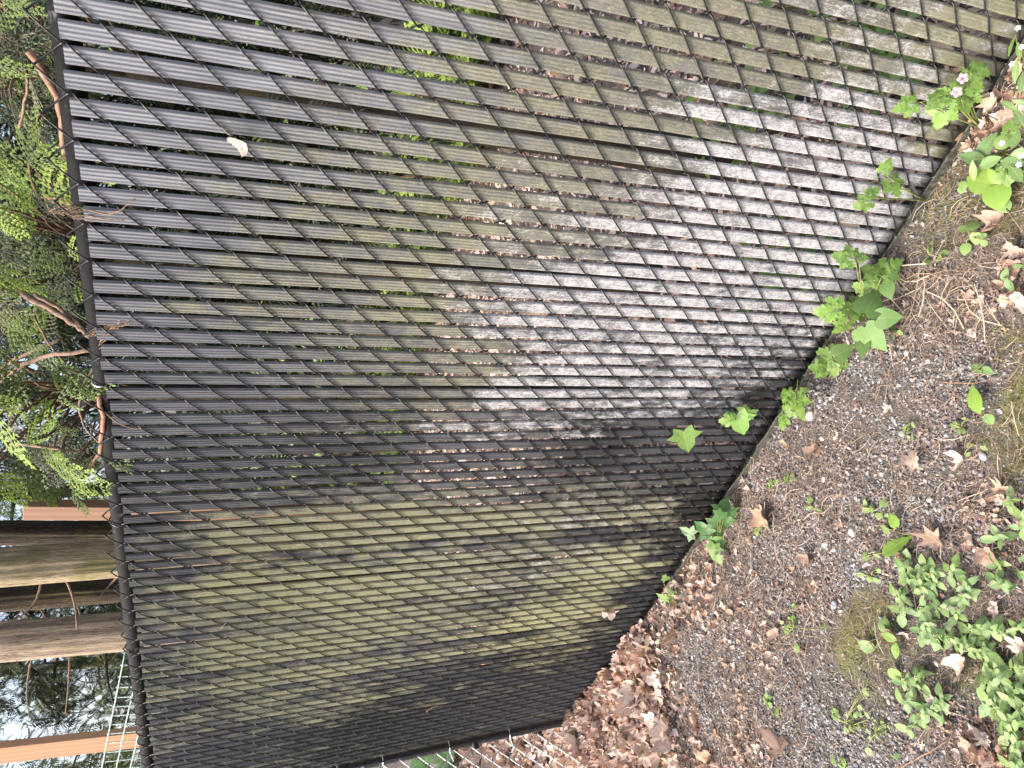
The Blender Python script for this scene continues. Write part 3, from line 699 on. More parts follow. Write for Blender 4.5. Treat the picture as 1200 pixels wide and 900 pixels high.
# ------------------------------------------------------------------ grey chain link fence beyond the post
gf = empty('chain_link_fence', (2.755, .035, 0), 'bare galvanised chain link fence running on from the dark corner post', 'fence')
def gstrand(par):
    pts = []; s_ = .0375
    for m in range(0, 46):
        r_ = (m + par) % 2; y = (s_ + .001) if r_ else -.001; zv = .012 + m * .0385; j = rng.normal(0, .0012, 2)
        yn = -.001 if r_ else s_ + .001; sd_ = 1 if r_ else -1
        pts.append((0, y + j[0], zv + j[1]))
        if m < 45:
            for t in (.16, .84): pts.append((sd_ * .0025, y + (yn - y) * t, zv + .0385 * t))
    mb = MB(); mb.add(*tube(pts, .0026, 5)); return mb.mesh('wire', M_GALV, True)
GS = [gstrand(0), gstrand(1)]
for k in range(34):
    link('wire', GS[k % 2], gf, (0, k * .0375, 0))
mb = MB(); mb.add(*tube([(.02, y, 1.70) for y in np.linspace(0, 1.4, 8)], .017, 12)); mb.build('top_rail', M_GALV, gf, True)
for px in (597, 527, 449, 396):
    c = on_post(px, 0) - np.array([2.755, .035, 0])
    P_ = [c + np.array([.0215 * math.cos(a), .0215 * math.sin(a), .006 * a / 5]) for a in np.linspace(1.2, 5.2, 9)] + [c + np.array([.012, .06, -.01])]
    mb = MB(); mb.add(*tube(P_, .0020, 5)); mb.build('tie', M_ALU, gf, True)

# ------------------------------------------------------------------ cedars
def frond_mesh(kind, seed):
    """flat cedar spray, length 1 along x, made of small scale-leaf segments"""
    r = np.random.default_rng(seed); mb = MB()
    base, tipc = {'bright': ((.10, .165, .028), (.29, .41, .06)), 'mid': ((.06, .10, .024), (.16, .235, .045)), 'dark': ((.016, .028, .010), (.042, .064, .018)),
                  'olive': ((.10, .105, .05), (.20, .21, .10)), 'dead': ((.28, .16, .09), (.46, .30, .18))}[kind]
    base, tipc = np.array(base), np.array(tipc)
    def seg(p, q, w_, c0, c1):
        d = norm(q - p); w_ = w_ * 1.15; s_ = norm(np.cross(d, [0, 0, 1.0])) * w_; up = np.array([0, 0, w_ * .5]); mid_ = p + (q - p) * .55
        V = [p - s_ * .5, p + s_ * .5, mid_ + s_, q, mid_ - s_, mid_ + up]
        mb.add(V, [(0, 1, 5), (1, 2, 5), (2, 3, 5), (3, 4, 5), (4, 0, 5)], np.array([c0, c0, (c0 + c1) / 2, c1, (c0 + c1) / 2, (c0 + c1) / 2]))
    def zc(x): return -.18 * x * x
    nb = 9
    sparse = kind in ('dead', 'olive')
    for i in range(nb):
        t = .06 + .9 * i / nb; p = np.array([t, .02 * math.sin(5 * t), zc(t)])
        q = np.array([t + .9 / nb, .02 * math.sin(5 * (t + .07)), zc(t + .07)]); seg(p, q, .016, base * .9, base)
        for s_ in (1, -1):
            if r.random() < (.35 if sparse else .06): continue
            Lb = (.46 * (1 - t) ** .7 + .08) * r.uniform(.8, 1.15); ang = s_ * r.uniform(.62, .85)
            dx, dy = math.cos(ang), math.sin(ang); nsub = max(2, int(Lb / .080)); prev = p
            for k in range(nsub):
                u = (k + 1) / nsub; curve = -.25 * s_ * u * u * Lb
                pt2 = p + np.array([dx * Lb * u - 0, dy * Lb * u + curve * .6, -.12 * Lb * u * u + r.normal(0, .006)])
                f = min(1, u * .7 + .3 * t); cc = base * (1 - f) + tipc * f; seg(prev, pt2, .017, cc * .92, cc)
                if k < nsub - 1 and not (sparse and r.random() < .5):
                    for s2 in (1, -1):
                        L2 = .062 * (1 - .4 * u) * r.uniform(.8, 1.2); a2 = ang + s2 * .7
                        q2 = pt2 + np.array([math.cos(a2), math.sin(a2), r.normal(0, .15)]) * L2; seg(pt2, q2, .014, cc, cc * .5 + tipc * .55)
                prev = pt2
    return mb.mesh('spray', M_FOL, False)
FR = {k: [frond_mesh(k, i + 3) for i in range(3 if k != 'mid' else 4)] for k in ('bright', 'mid', 'dark', 'olive', 'dead')}
def project(p):
    d = np.asarray(p) - CAM; z_ = d @ ROT[2]; return 600 + FPX * (d @ ROT[0]) / z_, 450 + FPX * (d @ ROT[1]) / z_
def trunk_mesh(name, mat, parent, base, top, r0, r1, seed, sides=22, nrow=26, rough_=.10):
    r = np.random.default_rng(seed); base, top = np.asarray(base, float), np.asarray(top, float); P_ = []
    ph = r.uniform(0, 6, 4); V = []
    for i in range(nrow):
        t = i / (nrow - 1); c = base + (top - base) * t + np.array([.02 * math.sin(3 * t + ph[0]), .02 * math.sin(4 * t + ph[1]), 0]) * (np.linalg.norm(top - base) / 3)
        rr = r0 + (r1 - r0) * t + .25 * r0 * math.exp(-t * 14)
        for k in range(sides):
            a = 2 * PI * k / sides; fib = vnoise(np.array([[a * 9, t * 5 + ph[0], seed]]), 1.0, seed)[0] if sides > 24 else .5; flute = 1 + .13 * (fib - .5) * (1 if sides > 24 else 0) + rough_ * .5 * math.sin(3 * a + ph[2] + t * 2) + rough_ * .35 * math.sin(7 * a + ph[3]) + r.normal(0, .012)
            V.append(c + rr * flute * np.array([math.cos(a), math.sin(a), 0]))
    Fc = [(i * sides + k, i * sides + (k + 1) % sides, (i + 1) * sides + (k + 1) % sides, (i + 1) * sides + k) for i in range(nrow - 1) for k in range(sides)]
    Fc.append(tuple((nrow - 1) * sides + k for k in range(sides)))
    mb = MB(); mb.add(np.array(V) - np.array(parent.location), Fc); return mb.build(name, mat, parent, True)
def crown_mesh(parent, centres, n, size, cols, droop=.5):
    """loose foliage mass: many small fronds of a few leaf faces each"""
    cols = np.array(cols); c = centres[rng.integers(0, len(centres), n)]
    pos = c[:, :3] + rng.normal(0, 1, (n, 3)) * c[:, 3:4]
    lv = []
    for i in range(7):
        t = i / 7; s_ = .34 * (1 - t * .7)
        for sg in (1, -1):
            lv += [(t, 0, -.15 * t * t), (t + .08, sg * s_ * .55, -.05 - .15 * t), (t + .26, sg * s_, -.10 - .2 * t), (t + .14, sg * s_ * .3, -.02 - .15 * t)]
    lv = np.array(lv); nv = len(lv)
    yaw = rng.uniform(0, 2 * PI, n); pit = rng.normal(droop, .5, n); rol = rng.normal(0, .6, n); s_ = size * rng.uniform(.6, 1.4, n)
    x, y, z_ = lv[None, :, 0] * s_[:, None], lv[None, :, 1] * s_[:, None], lv[None, :, 2] * s_[:, None]
    cr, sr = np.cos(rol)[:, None], np.sin(rol)[:, None]; y, z_ = y * cr - z_ * sr, y * sr + z_ * cr
    cp, sp = np.cos(pit)[:, None], np.sin(pit)[:, None]; x, z_ = x * cp + z_ * sp, -x * sp + z_ * cp
    cy, sy = np.cos(yaw)[:, None], np.sin(yaw)[:, None]; x, y = x * cy - y * sy, x * sy + y * cy
    V = np.stack([x, y, z_], 2) + pos[:, None, :] - np.array(parent.location)
    nq = nv // 4; b = (np.arange(n) * nv)[:, None] + (np.arange(nq) * 4)[None]
    b = b.ravel(); T_ = np.vstack([np.stack([b, b + 1, b + 2], 1), np.stack([b, b + 2, b + 3], 1)])
    Cc = np.repeat(cols[rng.integers(0, len(cols), n)] * rng.uniform(.7, 1.3, (n, 1)), nv, 0)
    return link('crown', tri_mesh('crown', V.reshape(-1, 3), T_, Cc, M_FOL), parent)
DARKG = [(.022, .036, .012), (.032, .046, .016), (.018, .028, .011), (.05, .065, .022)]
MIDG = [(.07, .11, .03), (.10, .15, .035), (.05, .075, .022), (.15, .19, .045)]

# the three cedars whose foliage hangs over the near end of the fence
near_trees = []
for nm, (px, py), dep, lab in (('cedar_tree', (60, 70), -.75, 'dense cedar hanging dark olive sprays over the near end of the fence'),
                               ('cedar_tree', (60, 290), -.80, 'cedar with bright green fan sprays above the middle of the rail'),
                               ('cedar_tree', (60, 455), -.75, 'cedar with tangled bare brown branches beside the wooden stake')):
    p = F(px, py, dep); t = empty(nm, (p[0], p[1], 0), lab, 'tree', 'cedars behind the fence'); near_trees.append(t)
    trunk_mesh('trunk', M_BARK_DARK, t, (p[0], p[1], -.02), (p[0] + .05, p[1], 3.4), .06, .025, int(px + py))
    cs = np.array([[p[0] + .35 * math.cos(a), p[1] - .05 + .25 * math.sin(a), z_, .16] for a in np.linspace(0, 6, 7) for z_ in (2.9, 3.3)])
    crown_mesh(t, cs, 200, .16, MIDG)
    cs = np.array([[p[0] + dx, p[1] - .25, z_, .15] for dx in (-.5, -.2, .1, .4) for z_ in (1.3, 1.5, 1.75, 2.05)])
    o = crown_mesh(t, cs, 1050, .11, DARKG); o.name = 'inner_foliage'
twigs = [MB(), MB(), MB()]
def add_spray(tr, a, b, y0, y1, kind, width=1.0, twig=True, scale=1.0):
    A = F(a[0], a[1], y0); B = F(b[0], b[1], y1)
    x = norm(B - A); L = np.linalg.norm(B - A) * scale
    view = norm(CAM - A); zf = norm(.75 * view + np.array([0, 0, .55]) + rng.normal(0, .30, 3)); zf = norm(zf - x * (zf @ x)); y = np.cross(zf, x)
    m4 = mat_from(A - np.array(near_trees[tr].location), x, y, zf, L)
    for i in range(3): m4[i][1] *= width
    link('spray', random.choice(FR[kind]), near_trees[tr], None, m4)
    if twig:
        tl = np.array(near_trees[tr].location); Z = A[2] + random.uniform(-.15, .1)
        back = np.array([tl[0] + .0, tl[1], Z]); midp = A - x * L * .35 + (back - A) * .2
        twigs[tr].add(*tube(bezier(A + x * L * .06 - tl, midp - tl, A + (back - A) * .75 - tl, 6), np.linspace(.0016, .005, 6), 5))
def which(py): return 0 if py < 190 else (1 if py < 385 else 2)
manual = [((-20, 20), (62, 66), 'olive', .5), ((20, 40), (142, 67), 'olive', .45), ((-10, 55), (60, 40), 'olive', .6), ((0, 0), (45, 18), 'mid', .7), ((-30, 75), (45, 90), 'mid', .8),
          ((30, 192), (92, 178), 'bright', .8), ((35, 150), (62, 200), 'bright', .7), ((48, 232), (117, 212), 'bright', .8), ((60, 225), (106, 232), 'bright', .7), ((-30, 190), (30, 215), 'bright', .9),
          ((-25, 250), (46, 270), 'bright', .9), ((0, 215), (45, 245), 'bright', .8), ((-10, 240), (30, 290), 'bright', .9), ((80, 300), (113, 290), 'bright', .7), ((-30, 310), (58, 338), 'bright', .6), ((-25, 330), (40, 352), 'bright', .7),
          ((85, 330), (125, 362), 'bright', .8), ((-10, 370), (40, 400), 'mid', .8), ((-15, 470), (22, 560), 'bright', .8), ((-30, 455), (20, 500), 'bright', .9), ((28, 500), (58, 465), 'bright', .8), ((30, 525), (60, 480), 'bright', .6), ((45, 520), (92, 580), 'bright', .7), ((62, 540), (98, 566), 'bright', .8), ((75, 560), (115, 572), 'bright', .7), ((-20, 555), (40, 592), 'bright', .8), ((5, 520), (38, 545), 'bright', .7), ((84, 570), (100, 607), 'mid', .8), ((-25, 580), (14, 604), 'mid', .9),
          ((70, 540), (140, 545), 'olive', .5), ((105, 515), (150, 552), 'mid', .6), ((60, 430), (112, 452), 'mid', .8), ((65, 470), (115, 440), 'mid', .7)]
for a, b, k, wd in manual: add_spray(which(a[1]), a, b, random.uniform(-.12, -.05), random.uniform(-.02, .05) if b[0] > 90 else random.uniform(-.14, -.02), k, wd)
for i in range(225):
    ax, ay = random.uniform(-60, 82), random.uniform(-70, 585)
    if ay > 550 and ax > 0 and random.random() < .8: continue
    an = random.gauss(10, 55); Lp = random.uniform(38, 85); bx, by = ax + Lp * math.cos(math.radians(an)), ay + Lp * math.sin(math.radians(an))
    if bx > 108: continue
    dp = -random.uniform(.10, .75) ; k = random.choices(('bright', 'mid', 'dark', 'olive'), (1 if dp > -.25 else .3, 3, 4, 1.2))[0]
    sc_ = (1.229 - dp) / 1.3
    add_spray(which(ay), (ax, ay), (bx, by), dp, dp + random.uniform(-.05, .10), k, random.uniform(.7, 1.0), random.random() < .6)
# dead tan sprigs and the bare branches that show
for a, b, y0 in (((35, 228), (112, 250), -.03), ((75, 250), (106, 256), .0), ((100, 395), (146, 378), -.01), ((108, 415), (128, 372), -.02), ((55, 248), (98, 246), -.02)):
    add_spray(which(a[1]), a, b, y0, y0 + .03, 'dead', .35, False)
def branch(tr, pts, r0, r1, mat, name='branch', label=None):
    P_ = np.array([F(p[0], p[1], p[2]) for p in pts]) - np.array(near_trees[tr].location)
    n_ = 14; t = np.linspace(0, len(P_) - 1, n_); Q = np.array([[np.interp(tt, range(len(P_)), P_[:, i]) for i in range(3)] for tt in t])
    Q[1:-1] = .25 * Q[:-2] + .5 * Q[1:-1] + .25 * Q[2:]; Q += rng.normal(0, r0 * .25, Q.shape)
    mb = MB(); mb.add(*tube(Q, np.linspace(r0, r1, n_), 8)); o = mb.build(name, mat, near_trees[tr], True)
    if label: o['label'] = label
branch(0, [(36, 62, -.06), (52, 85, -.05), (68, 115, -.04), (76, 150, -.04), (75, 190, -.05), (72, 215, -.1)], .0058, .0045, M_TWIG_RED, label='smooth reddish brown branch bent down along the rail')
branch(0, [(18, 40, -.12), (30, 75, -.1), (33, 105, -.1), (22, 150, -.12)], .003, .002, M_TWIG)
branch(1, [(100, 245, .0), (125, 252, .02), (142, 246, .03), (158, 233, .03)], .0016, .001, M_TWIG)
branch(1, [(100, 252, .0), (122, 257, .02), (145, 258, .03)], .0014, .001, M_TWIG)
branch(1, [(20, 340, -.15), (60, 362, -.10), (88, 380, -.06), (105, 395, -.04)], .0065, .005, M_TWIG, label='thick brown branch reaching to the rail')
branch(1, [(40, 345, -.12), (75, 365, -.09), (98, 385, -.05)], .0042, .003, M_TWIG)
branch(2, [(0, 445, -.25), (30, 425, -.15), (60, 415, -.08), (108, 412, -.04)], .0052, .0045, M_TWIG, label='bare brown branch ending at the aluminium tie')
branch(2, [(0, 432, -.3), (35, 412, -.2), (70, 398, -.15)], .005, .003, M_TWIG)
branch(2, [(113, 445, -.02), (117, 470, -.005), (121, 500, -.005), (117, 530, -.02), (104, 550, -.06)], .0052, .004, M_TWIG_RED, label='curved brown stem lying along the top rail')
branch(2, [(110, 430, -.05), (95, 455, -.06), (92, 480, -.05), (100, 503, -.04), (118, 520, -.03)], .003, .002, M_TWIG)
branch(2, [(125, 485, .012), (140, 497, .016), (158, 503, .018), (166, 500, .018)], .0016, .001, M_TWIG)
branch(1, [(40, 370, -.1), (55, 400, -.09), (75, 425, -.08)], .0025, .0015, M_TWIG)
branch(2, [(20, 520, -.2), (60, 525, -.12), (100, 530, -.08)], .004, .003, M_TWIG)
branch(2, [(60, 530, -.1), (85, 548, -.06), (100, 555, -.05), (112, 540, -.03)], .0028, .0022, M_TWIG)
for i, mb in enumerate(twigs):
    if mb.n: mb.build('branches', M_TWIG, near_trees[i], True)
# the four bare trunks
for px0, px1, pyc0, pyc1, wpx, dep, mat, lab, sd_ in ((0, 120, 633, 632, 34, -.62, M_BARK_DARK, 'slim dark brown trunk next to the short wooden stake', 3),
      (0, 130, 676, 670, 53, -.42, M_BARK_MOSS, 'stout trunk with yellow moss on shaggy bark', 5),
      (0, 120, 712, 706, 34, -.72, M_BARK_DARK, 'dark trunk in shade squeezed between two stout pale trunks', 7),
      (0, 140, 757, 744, 54, -.45, M_BARK, 'stout pale trunk with rosy grey shredding bark', 9)):
    a = F(px1, pyc1, dep); b = F(px0, pyc0, dep); r_ = mm(a, wpx) / 2 * .80
    d = (b - a) / (b[2] - a[2]); base = a - d * (a[2] + .03); top = a + d * (5.6 - a[2]); base = np.array([a[0] + (base[0] - a[0]) * .3, a[1], -.03])
    t = empty('cedar_tree', (base[0], base[1], 0), lab, 'tree', 'cedars behind the fence')
    trunk_mesh('trunk', mat, t, base, top, r_ * 1.06, r_ * .86, sd_, 72, 64)
    cs = np.array([[top[0] + .4 * math.cos(q), top[1] - .15 + .35 * math.sin(q), z_, .22] for q in np.linspace(0, 6, 6) for z_ in (5.0, 5.5)])
    crown_mesh(t, cs, 200, .2, MIDG)
    if sd_ in (5, 7, 9):
        for q in range(3):
            st = a + d * random.uniform(-.05, .3); e = st + np.array([random.uniform(-.05, .3), random.uniform(.02, .15), random.uniform(-.1, .12)])
            mb = MB(); tl = np.array(t.location); mb.add(*tube(bezier(st - tl, (st + e) / 2 + rng.normal(0, .04, 3) - tl, e - tl, 7), np.linspace(.005, .0015, 7), 5)); mb.build('dead_twig', M_TWIG, t, True)
# bark strip and pale stub between trunks
# background trees
far = [((-.8, -5.6), 4.6, 'dark evergreen standing behind the near end of the fence'), ((.6, -5.8), 4.8, 'dark evergreen behind the reddish branch'), ((2.3, -5.6), 5.0, 'dark evergreen behind the bright cedar sprays'),
       ((4.0, -5.0), 4.8, 'dark evergreen behind the tangled branches'), ((5.4, -3.8), 4.6, 'thin evergreen showing white sky behind the short stake'), ((6.6, -3.0), 5.0, 'dark evergreen behind the stout trunks'),
       ((7.6, -1.9), 4.6, 'dark evergreen whose bare boughs show white sky behind the long plank'), ((5.2, -7.5), 6.5, 'tall evergreen farther back in the wood'), ((9.5, -4.5), 6.0, 'tall evergreen far beyond the fence corner'), ((1.5, -8.5), 6.5, 'tall evergreen far back behind the slats')]
for i, ((x, y), h, lab) in enumerate(far):
    t = empty('evergreen_tree', (x, y, 0), lab, 'tree', 'evergreens in the wood behind')
    trunk_mesh('trunk', M_BARK_DARK, t, (x, y, -.05), (x + rng.normal(0, .1), y, h), .10, .03, 50 + i, 12, 12)
    cs = []
    mbb = MB()
    for q in range(34):
        z_ = .5 + (h - .8) * (q + .5) / 34; a = q * 2.4 + rng.uniform(-.3, .3); L = (1.25 - .75 * z_ / h) * rng.uniform(.75, 1.15)
        e = np.array([L * math.cos(a), L * math.sin(a), z_ - .12 * L]); s0 = np.array([0, 0, z_])
        mbb.add(*tube(bezier(s0, (s0 + e) / 2 + [0, 0, .12], e, 6), np.linspace(.018, .004, 6), 5))
        for u in (.45, .7, .95): c = s0 + (e - s0) * u; cs.append([c[0] + x, c[1] + y, c[2] + .03, .13])
    mbb.build('branches', M_BARK_DARK, t, True)
    nfr = {4: 2300, 6: 2000, 5: 3000}.get(i, 3200)
    crown_mesh(t, np.array(cs), int(nfr * 2.1), .105, DARKG if i % 2 else MIDG)

# ------------------------------------------------------------------ lumber behind the rail
def stake(top_px, bot_px, wide, thick, dep, mat, lab, yaw, ztop=None):
    a = F(*bot_px, dep); b = F(*top_px, dep)
    d = norm(b - a); base = a - d * ((a[2] + .05) / d[2]); top = b if ztop is None else a + d * ((ztop - a[2]) / d[2])
    t = empty('wooden_post', (base[0], base[1], 0), lab, 'post', 'lumber posts behind the fence')
    x = np.array([math.cos(yaw), math.sin(yaw), 0]); x = norm(x - d * (x @ d)); y = np.cross(d, x)
    L = np.linalg.norm(top - base); mb = MB(); box_mb(mb, (0, 0, 0), wide / 2, thick / 2, L / 2, .002)
    me = mb.mesh('board', mat); o = link('board', me, t, None, mat_from((base + top) / 2 - np.array(t.location), x, y, d)); return t
stake((28, 597), (122, 598), .052, .038, -.42, M_WOOD_DARK, 'short weathered brown stake with a sawn top beside the cedar sprays', math.radians(12))
stake((0, 882), (160, 864), .089, .038, -.42, M_WOOD, 'fresh orange lumber post behind the green garden wire', math.radians(18), ztop=2.7)

# ------------------------------------------------------------------ green garden wire
gm = empty('garden_mesh', tuple(F(146, 766, -.09) * np.array([1, 1, 0])), 'roll of pale green welded garden wire standing behind the rail by the fresh post', 'wire mesh')
gl = np.array(gm.location)
A0, A1 = F(146.5, 764, -.09), F(119, 902, -.09); B0, B1 = F(155.5, 813, -.09), F(138.5, 902, -.09); C0, C1 = F(165, 846, -.09), F(156.5, 902, -.09)
dv = norm(A1 - A0); dn = norm(np.cross(dv, [0, 1, 0])); dn = dn if dn[2] < 0 else -dn
gap = abs(float((B0 - A0) @ dn)); Ltot = 1.7
for i in range(int(1.2 / gap)):
    s0 = A0 + dn * gap * i; s0 = s0 - dv * .0
    P_ = [s0 + dv * q + np.array([0, .006 * math.sin(q * 9 + i), 0]) - gl for q in np.linspace(0, Ltot, 20)]
    mb = MB(); mb.add(*tube(P_, .0021, 5)); mb.build('wire', M_GREENWIRE, gm, True)
step = .066
for j in range(int(Ltot / step)):
    P_ = [A0 + dv * (j + .15) * step + dn * q + np.array([0, .005 * math.sin(j * .6), 0]) - gl + [0, -.003, 0] for q in np.linspace(-.006, 1.15, 6)]
    mb = MB(); mb.add(*tube(P_, .0018, 5)); mb.build('wire', M_GREENWIRE, gm, True)

# ------------------------------------------------------------------ living plants
def blade_mesh(name, mat, outline, fold=.12, droop=.25, ripple=0.0, nsub=1):
    """outline: (t, half width) from base to tip; blade 1 long along x"""
    V = []; Fc = []; n = len(outline)
    for i, (t, hw) in enumerate(outline):
        z_ = -droop * t * t
        for j, q in enumerate((-1, -.5, 0, .5, 1)):
            V.append((t, hw * q, z_ + fold * abs(q) * hw * 1.5 - .35 * hw * (abs(q) ** 3) * .5 + ripple * math.sin(i * 2.3 + q) * abs(q)))
    for i in range(n - 1):
        for j in range(4): Fc.append((i * 5 + j, (i + 1) * 5 + j, (i + 1) * 5 + j + 1, i * 5 + j + 1))
    mb = MB(); mb.add(V, Fc); return mb.mesh(name, mat, True)
def poly_leaf(name, mat, pts, cup=.15, droop=.15):
    """lobed leaf as two rings round the leaf centre; pts = half outline (x,y>=0) from base to tip"""
    half = list(pts); full = half + [(x, -y) for x, y in half[-2:0:-1]]
    full = np.array(full); c = np.array([.38, 0]); inner = c + (full - c) * .45
    X = np.vstack([[c], inner, full]); z_ = -droop * X[:, 0] ** 2 + cup * np.abs(X[:, 1]) ** 1.3 - .22 * np.abs(X[:, 1]) ** 2.2 + rng.normal(0, .008, len(X))
    V = np.column_stack([X, z_]); n = len(full); Fc = []
    for i in range(n):
        j = (i + 1) % n; Fc += [(0, 1 + i, 1 + j), (1 + i, 1 + n + i, 1 + n + j, 1 + j)]
    mb = MB(); mb.add(V, Fc); return mb.mesh(name, mat, True)
def lacy_mesh(mat, seed):
    r = np.random.default_rng(seed); mb = MB()
    def leaflet(o, ang, L):
        pts = [(0, 0), (.13, .08), (.17, .27), (.27, .36), (.36, .30), (.42, .17), (.47, .30), (.56, .42), (.67, .36), (.68, .20), (.76, .24), (.84, .24), (.92, .12), (1, 0)]
        full = np.array(pts + [(x, -y) for x, y in pts[-2:0:-1]]) * r.uniform(.9, 1.1, (26, 1)); n = len(full)
        spine = np.array([(t, 0) for t in np.linspace(.1, .9, 6)])
        V = [(x, y, -.22 * x * x + .12 * abs(y) + r.normal(0, .012)) for x, y in full]; Fc = [tuple(range(n))]
        V = np.array(V) * L; ca, sa = math.cos(ang), math.sin(ang)
        V = np.column_stack([V[:, 0] * ca - V[:, 1] * sa + o[0], V[:, 0] * sa + V[:, 1] * ca + o[1], V[:, 2] + .03 * L]); mb.add(V, Fc)
    leaflet((.36, 0), 0, .62); leaflet((.34, .02), 1.1, .48); leaflet((.34, -.02), -1.1, .48); leaflet((.30, .03), 2.05, .40); leaflet((.30, -.03), -2.05, .40)
    mb.add(*tube(bezier((-.25, 0, -.08), (.1, 0, .02), (.42, 0, 0), 5), .012, 4))
    return mb.mesh('leaf', mat, False)
OV = [(0, .012), (.06, .07), (.2, .20), (.38, .27), (.56, .26), (.74, .19), (.88, .10), (.96, .04), (1, .003)]
RD = [(0, .05), (.05, .22), (.15, .36), (.32, .44), (.52, .44), (.70, .36), (.85, .22), (.95, .10), (1, .01)]
LG = [(0, .02), (.08, .03), (.18, .06), (.3, .13), (.36, .11), (.5, .19), (.55, .16), (.68, .22), (.74, .18), (.85, .17), (.93, .10), (1, .01)]
NR = [(0, .012), (.1, .06), (.3, .13), (.5, .15), (.7, .12), (.87, .06), (1, .003)]
HT = [(.10, 0), (0, .10), (-.03, .22), (.03, .36), (.16, .44), (.34, .45), (.52, .38), (.70, .26), (.86, .12), (1, 0)]
IV = [(.10, 0), (.0, .08), (-.10, .30), (.10, .34), (.14, .38), (.24, .60), (.36, .40), (.42, .28), (.60, .27), (.72, .22), (.84, .10), (1, 0)]
MAPLE = [(.08, 0), (.0, .08), (-.16, .28), (.06, .30), (.02, .46), (.22, .42), (.30, .66), (.42, .46), (.56, .50), (.52, .26), (.74, .28), (.80, .12), (1, 0)]
LEAF = {'oval': [blade_mesh('leaf', M_OVAL, OV, f, d, .0) for f, d in ((.2, .2), (.3, .35), (.15, .05), (.25, -.1))], 'ovalb': [blade_mesh('leaf', M_OVAL_B, OV, f, d, .0) for f, d in ((.2, .2), (.3, .3), (.15, .05))],
        'round': [blade_mesh('leaf', M_OVAL_B, RD, f, d, .01) for f, d in ((.1, .15), (.2, .25))], 'heart': [poly_leaf('leaf', M_HEART, HT, .15, .2), poly_leaf('leaf', M_HEART, HT, .05, .3)],
        'ivy': [poly_leaf('leaf', M_IVY, IV, .12, .15), poly_leaf('leaf', M_IVY, IV, .2, .25)], 'ivyd': [poly_leaf('leaf', M_IVY_DARK, IV, .12, .2), poly_leaf('leaf', M_IVY_DARK, IV, .25, .3)],
        'maple': [poly_leaf('leaf', M_IVY_DARK, MAPLE, .15, .25)],
        'long': [blade_mesh('leaf', M_LIME, LG, .2, .12, .012)], 'dock': [blade_mesh('leaf', M_LIME, RD, .15, .15, .015)], 'lime': [blade_mesh('leaf', M_LIME, OV, .2, .2, .0)],
        'narrow': [blade_mesh('leaf', M_OVAL, NR, .2, .25, .0), blade_mesh('leaf', M_OVAL_B, NR, .2, .15, .0)], 'lacy': [lacy_mesh(M_LACY, i) for i in range(3)]}
def put_leaf(parent, kind, pt, size, tipdir, normal):
    z_ = norm(normal); x = np.asarray(tipdir) - z_ * (np.asarray(tipdir) @ z_); x = norm(x); y = np.cross(z_, x)
    pos = np.asarray(pt) - x * size * .45 - np.array(parent.location)
    return link('leaf', random.choice(LEAF[kind]), parent, None, mat_from(pos, x, y, z_, size)), pos
def plant(name, label, cat, base, leaves, group=None, stem=True, fence_y=None, lift=.04, nj=.25):
    """leaves: (kind, photo x, photo y, size px, tip angle in photo[, height above ground or None])"""
    b = np.array(base); t = empty(name, tuple(b), label, cat, group); mb = MB()
    for lf in leaves:
        kind, px, py, s, an = lf[:5]; h = lf[5] if len(lf) > 5 else None
        if fence_y is not None and (h is None): pt = F(px, py, fence_y + random.uniform(0, .03)); nrm = np.array([-.25, .75, .55])
        else: pt = gpt(px, py, (h if h is not None else lift) * random.uniform(.8, 1.2)); nrm = np.array([-.1, .25, 1.0])
        nrm = norm(nrm) + rng.normal(0, nj, 3); sz_ = mm(pt, s * (1.08 if kind == 'lacy' else 1.0))
        o, pos = put_leaf(t, kind, pt, sz_, pxdir(an), nrm)
        if stem:
            mb.add(*tube(bezier((0, 0, 0), pos * .45 + [0, 0, .02], pos, 6), np.linspace(.0016, .0009, 6), 4))
    if stem and mb.n: mb.build('stem', M_STEM, t, True)
    return t
def flower(parent, pt, size, mat, normal):
    z_ = norm(normal); u, v, _ = frame_of(z_); mb = MB(); pos = np.asarray(pt) - np.array(parent.location)
    for k in range(5):
        a = 2 * PI * k / 5; d = math.cos(a) * u + math.sin(a) * v; e = np.cross(z_, d)
        mb.add(pos + size * np.array([d * .08, d * .3 + e * .2 + z_ * .06, d * .5 + e * .1 + z_ * .05, d * .5 - e * .1 + z_ * .05, d * .3 - e * .2 + z_ * .06]), [(0, 1, 2, 3, 4)])
    return mb.build('flower', mat, parent)

t = plant('herb_robert', 'lacy leaved weed with two pink flowers at the fence foot', 'weed', gpt(1150, 150), [('lacy', 1106, 133, 36, 110), ('lacy', 1138, 94, 36, -50), ('lacy', 1112, 112, 30, 200), ('lacy', 1146, 84, 26, 10), ('lacy', 1063, 124, 28, 170), ('lacy', 1128, 118, 30, 60), ('lacy', 1140, 112, 24, 40), ('lacy', 1098, 118, 26, 150)], 'herb plants rooted along the fence', fence_y=.05)
for px, py in ((1121, 108), (1128, 92)): flower(t, F(px, py, .10), mm(F(px, py, .1), 12), M_PINK, (-.3, .6, .7))
plant('herb_robert', 'small trio of lacy sprigs growing up the slats under the pink flowers', 'weed', gpt(1085, 235), [('lacy', 1047, 217, 28, 60), ('lacy', 1038, 196, 20, -70), ('lacy', 1013, 238, 24, 150), ('lacy', 1022, 226, 18, -40)], 'herb plants rooted along the fence', fence_y=.03)
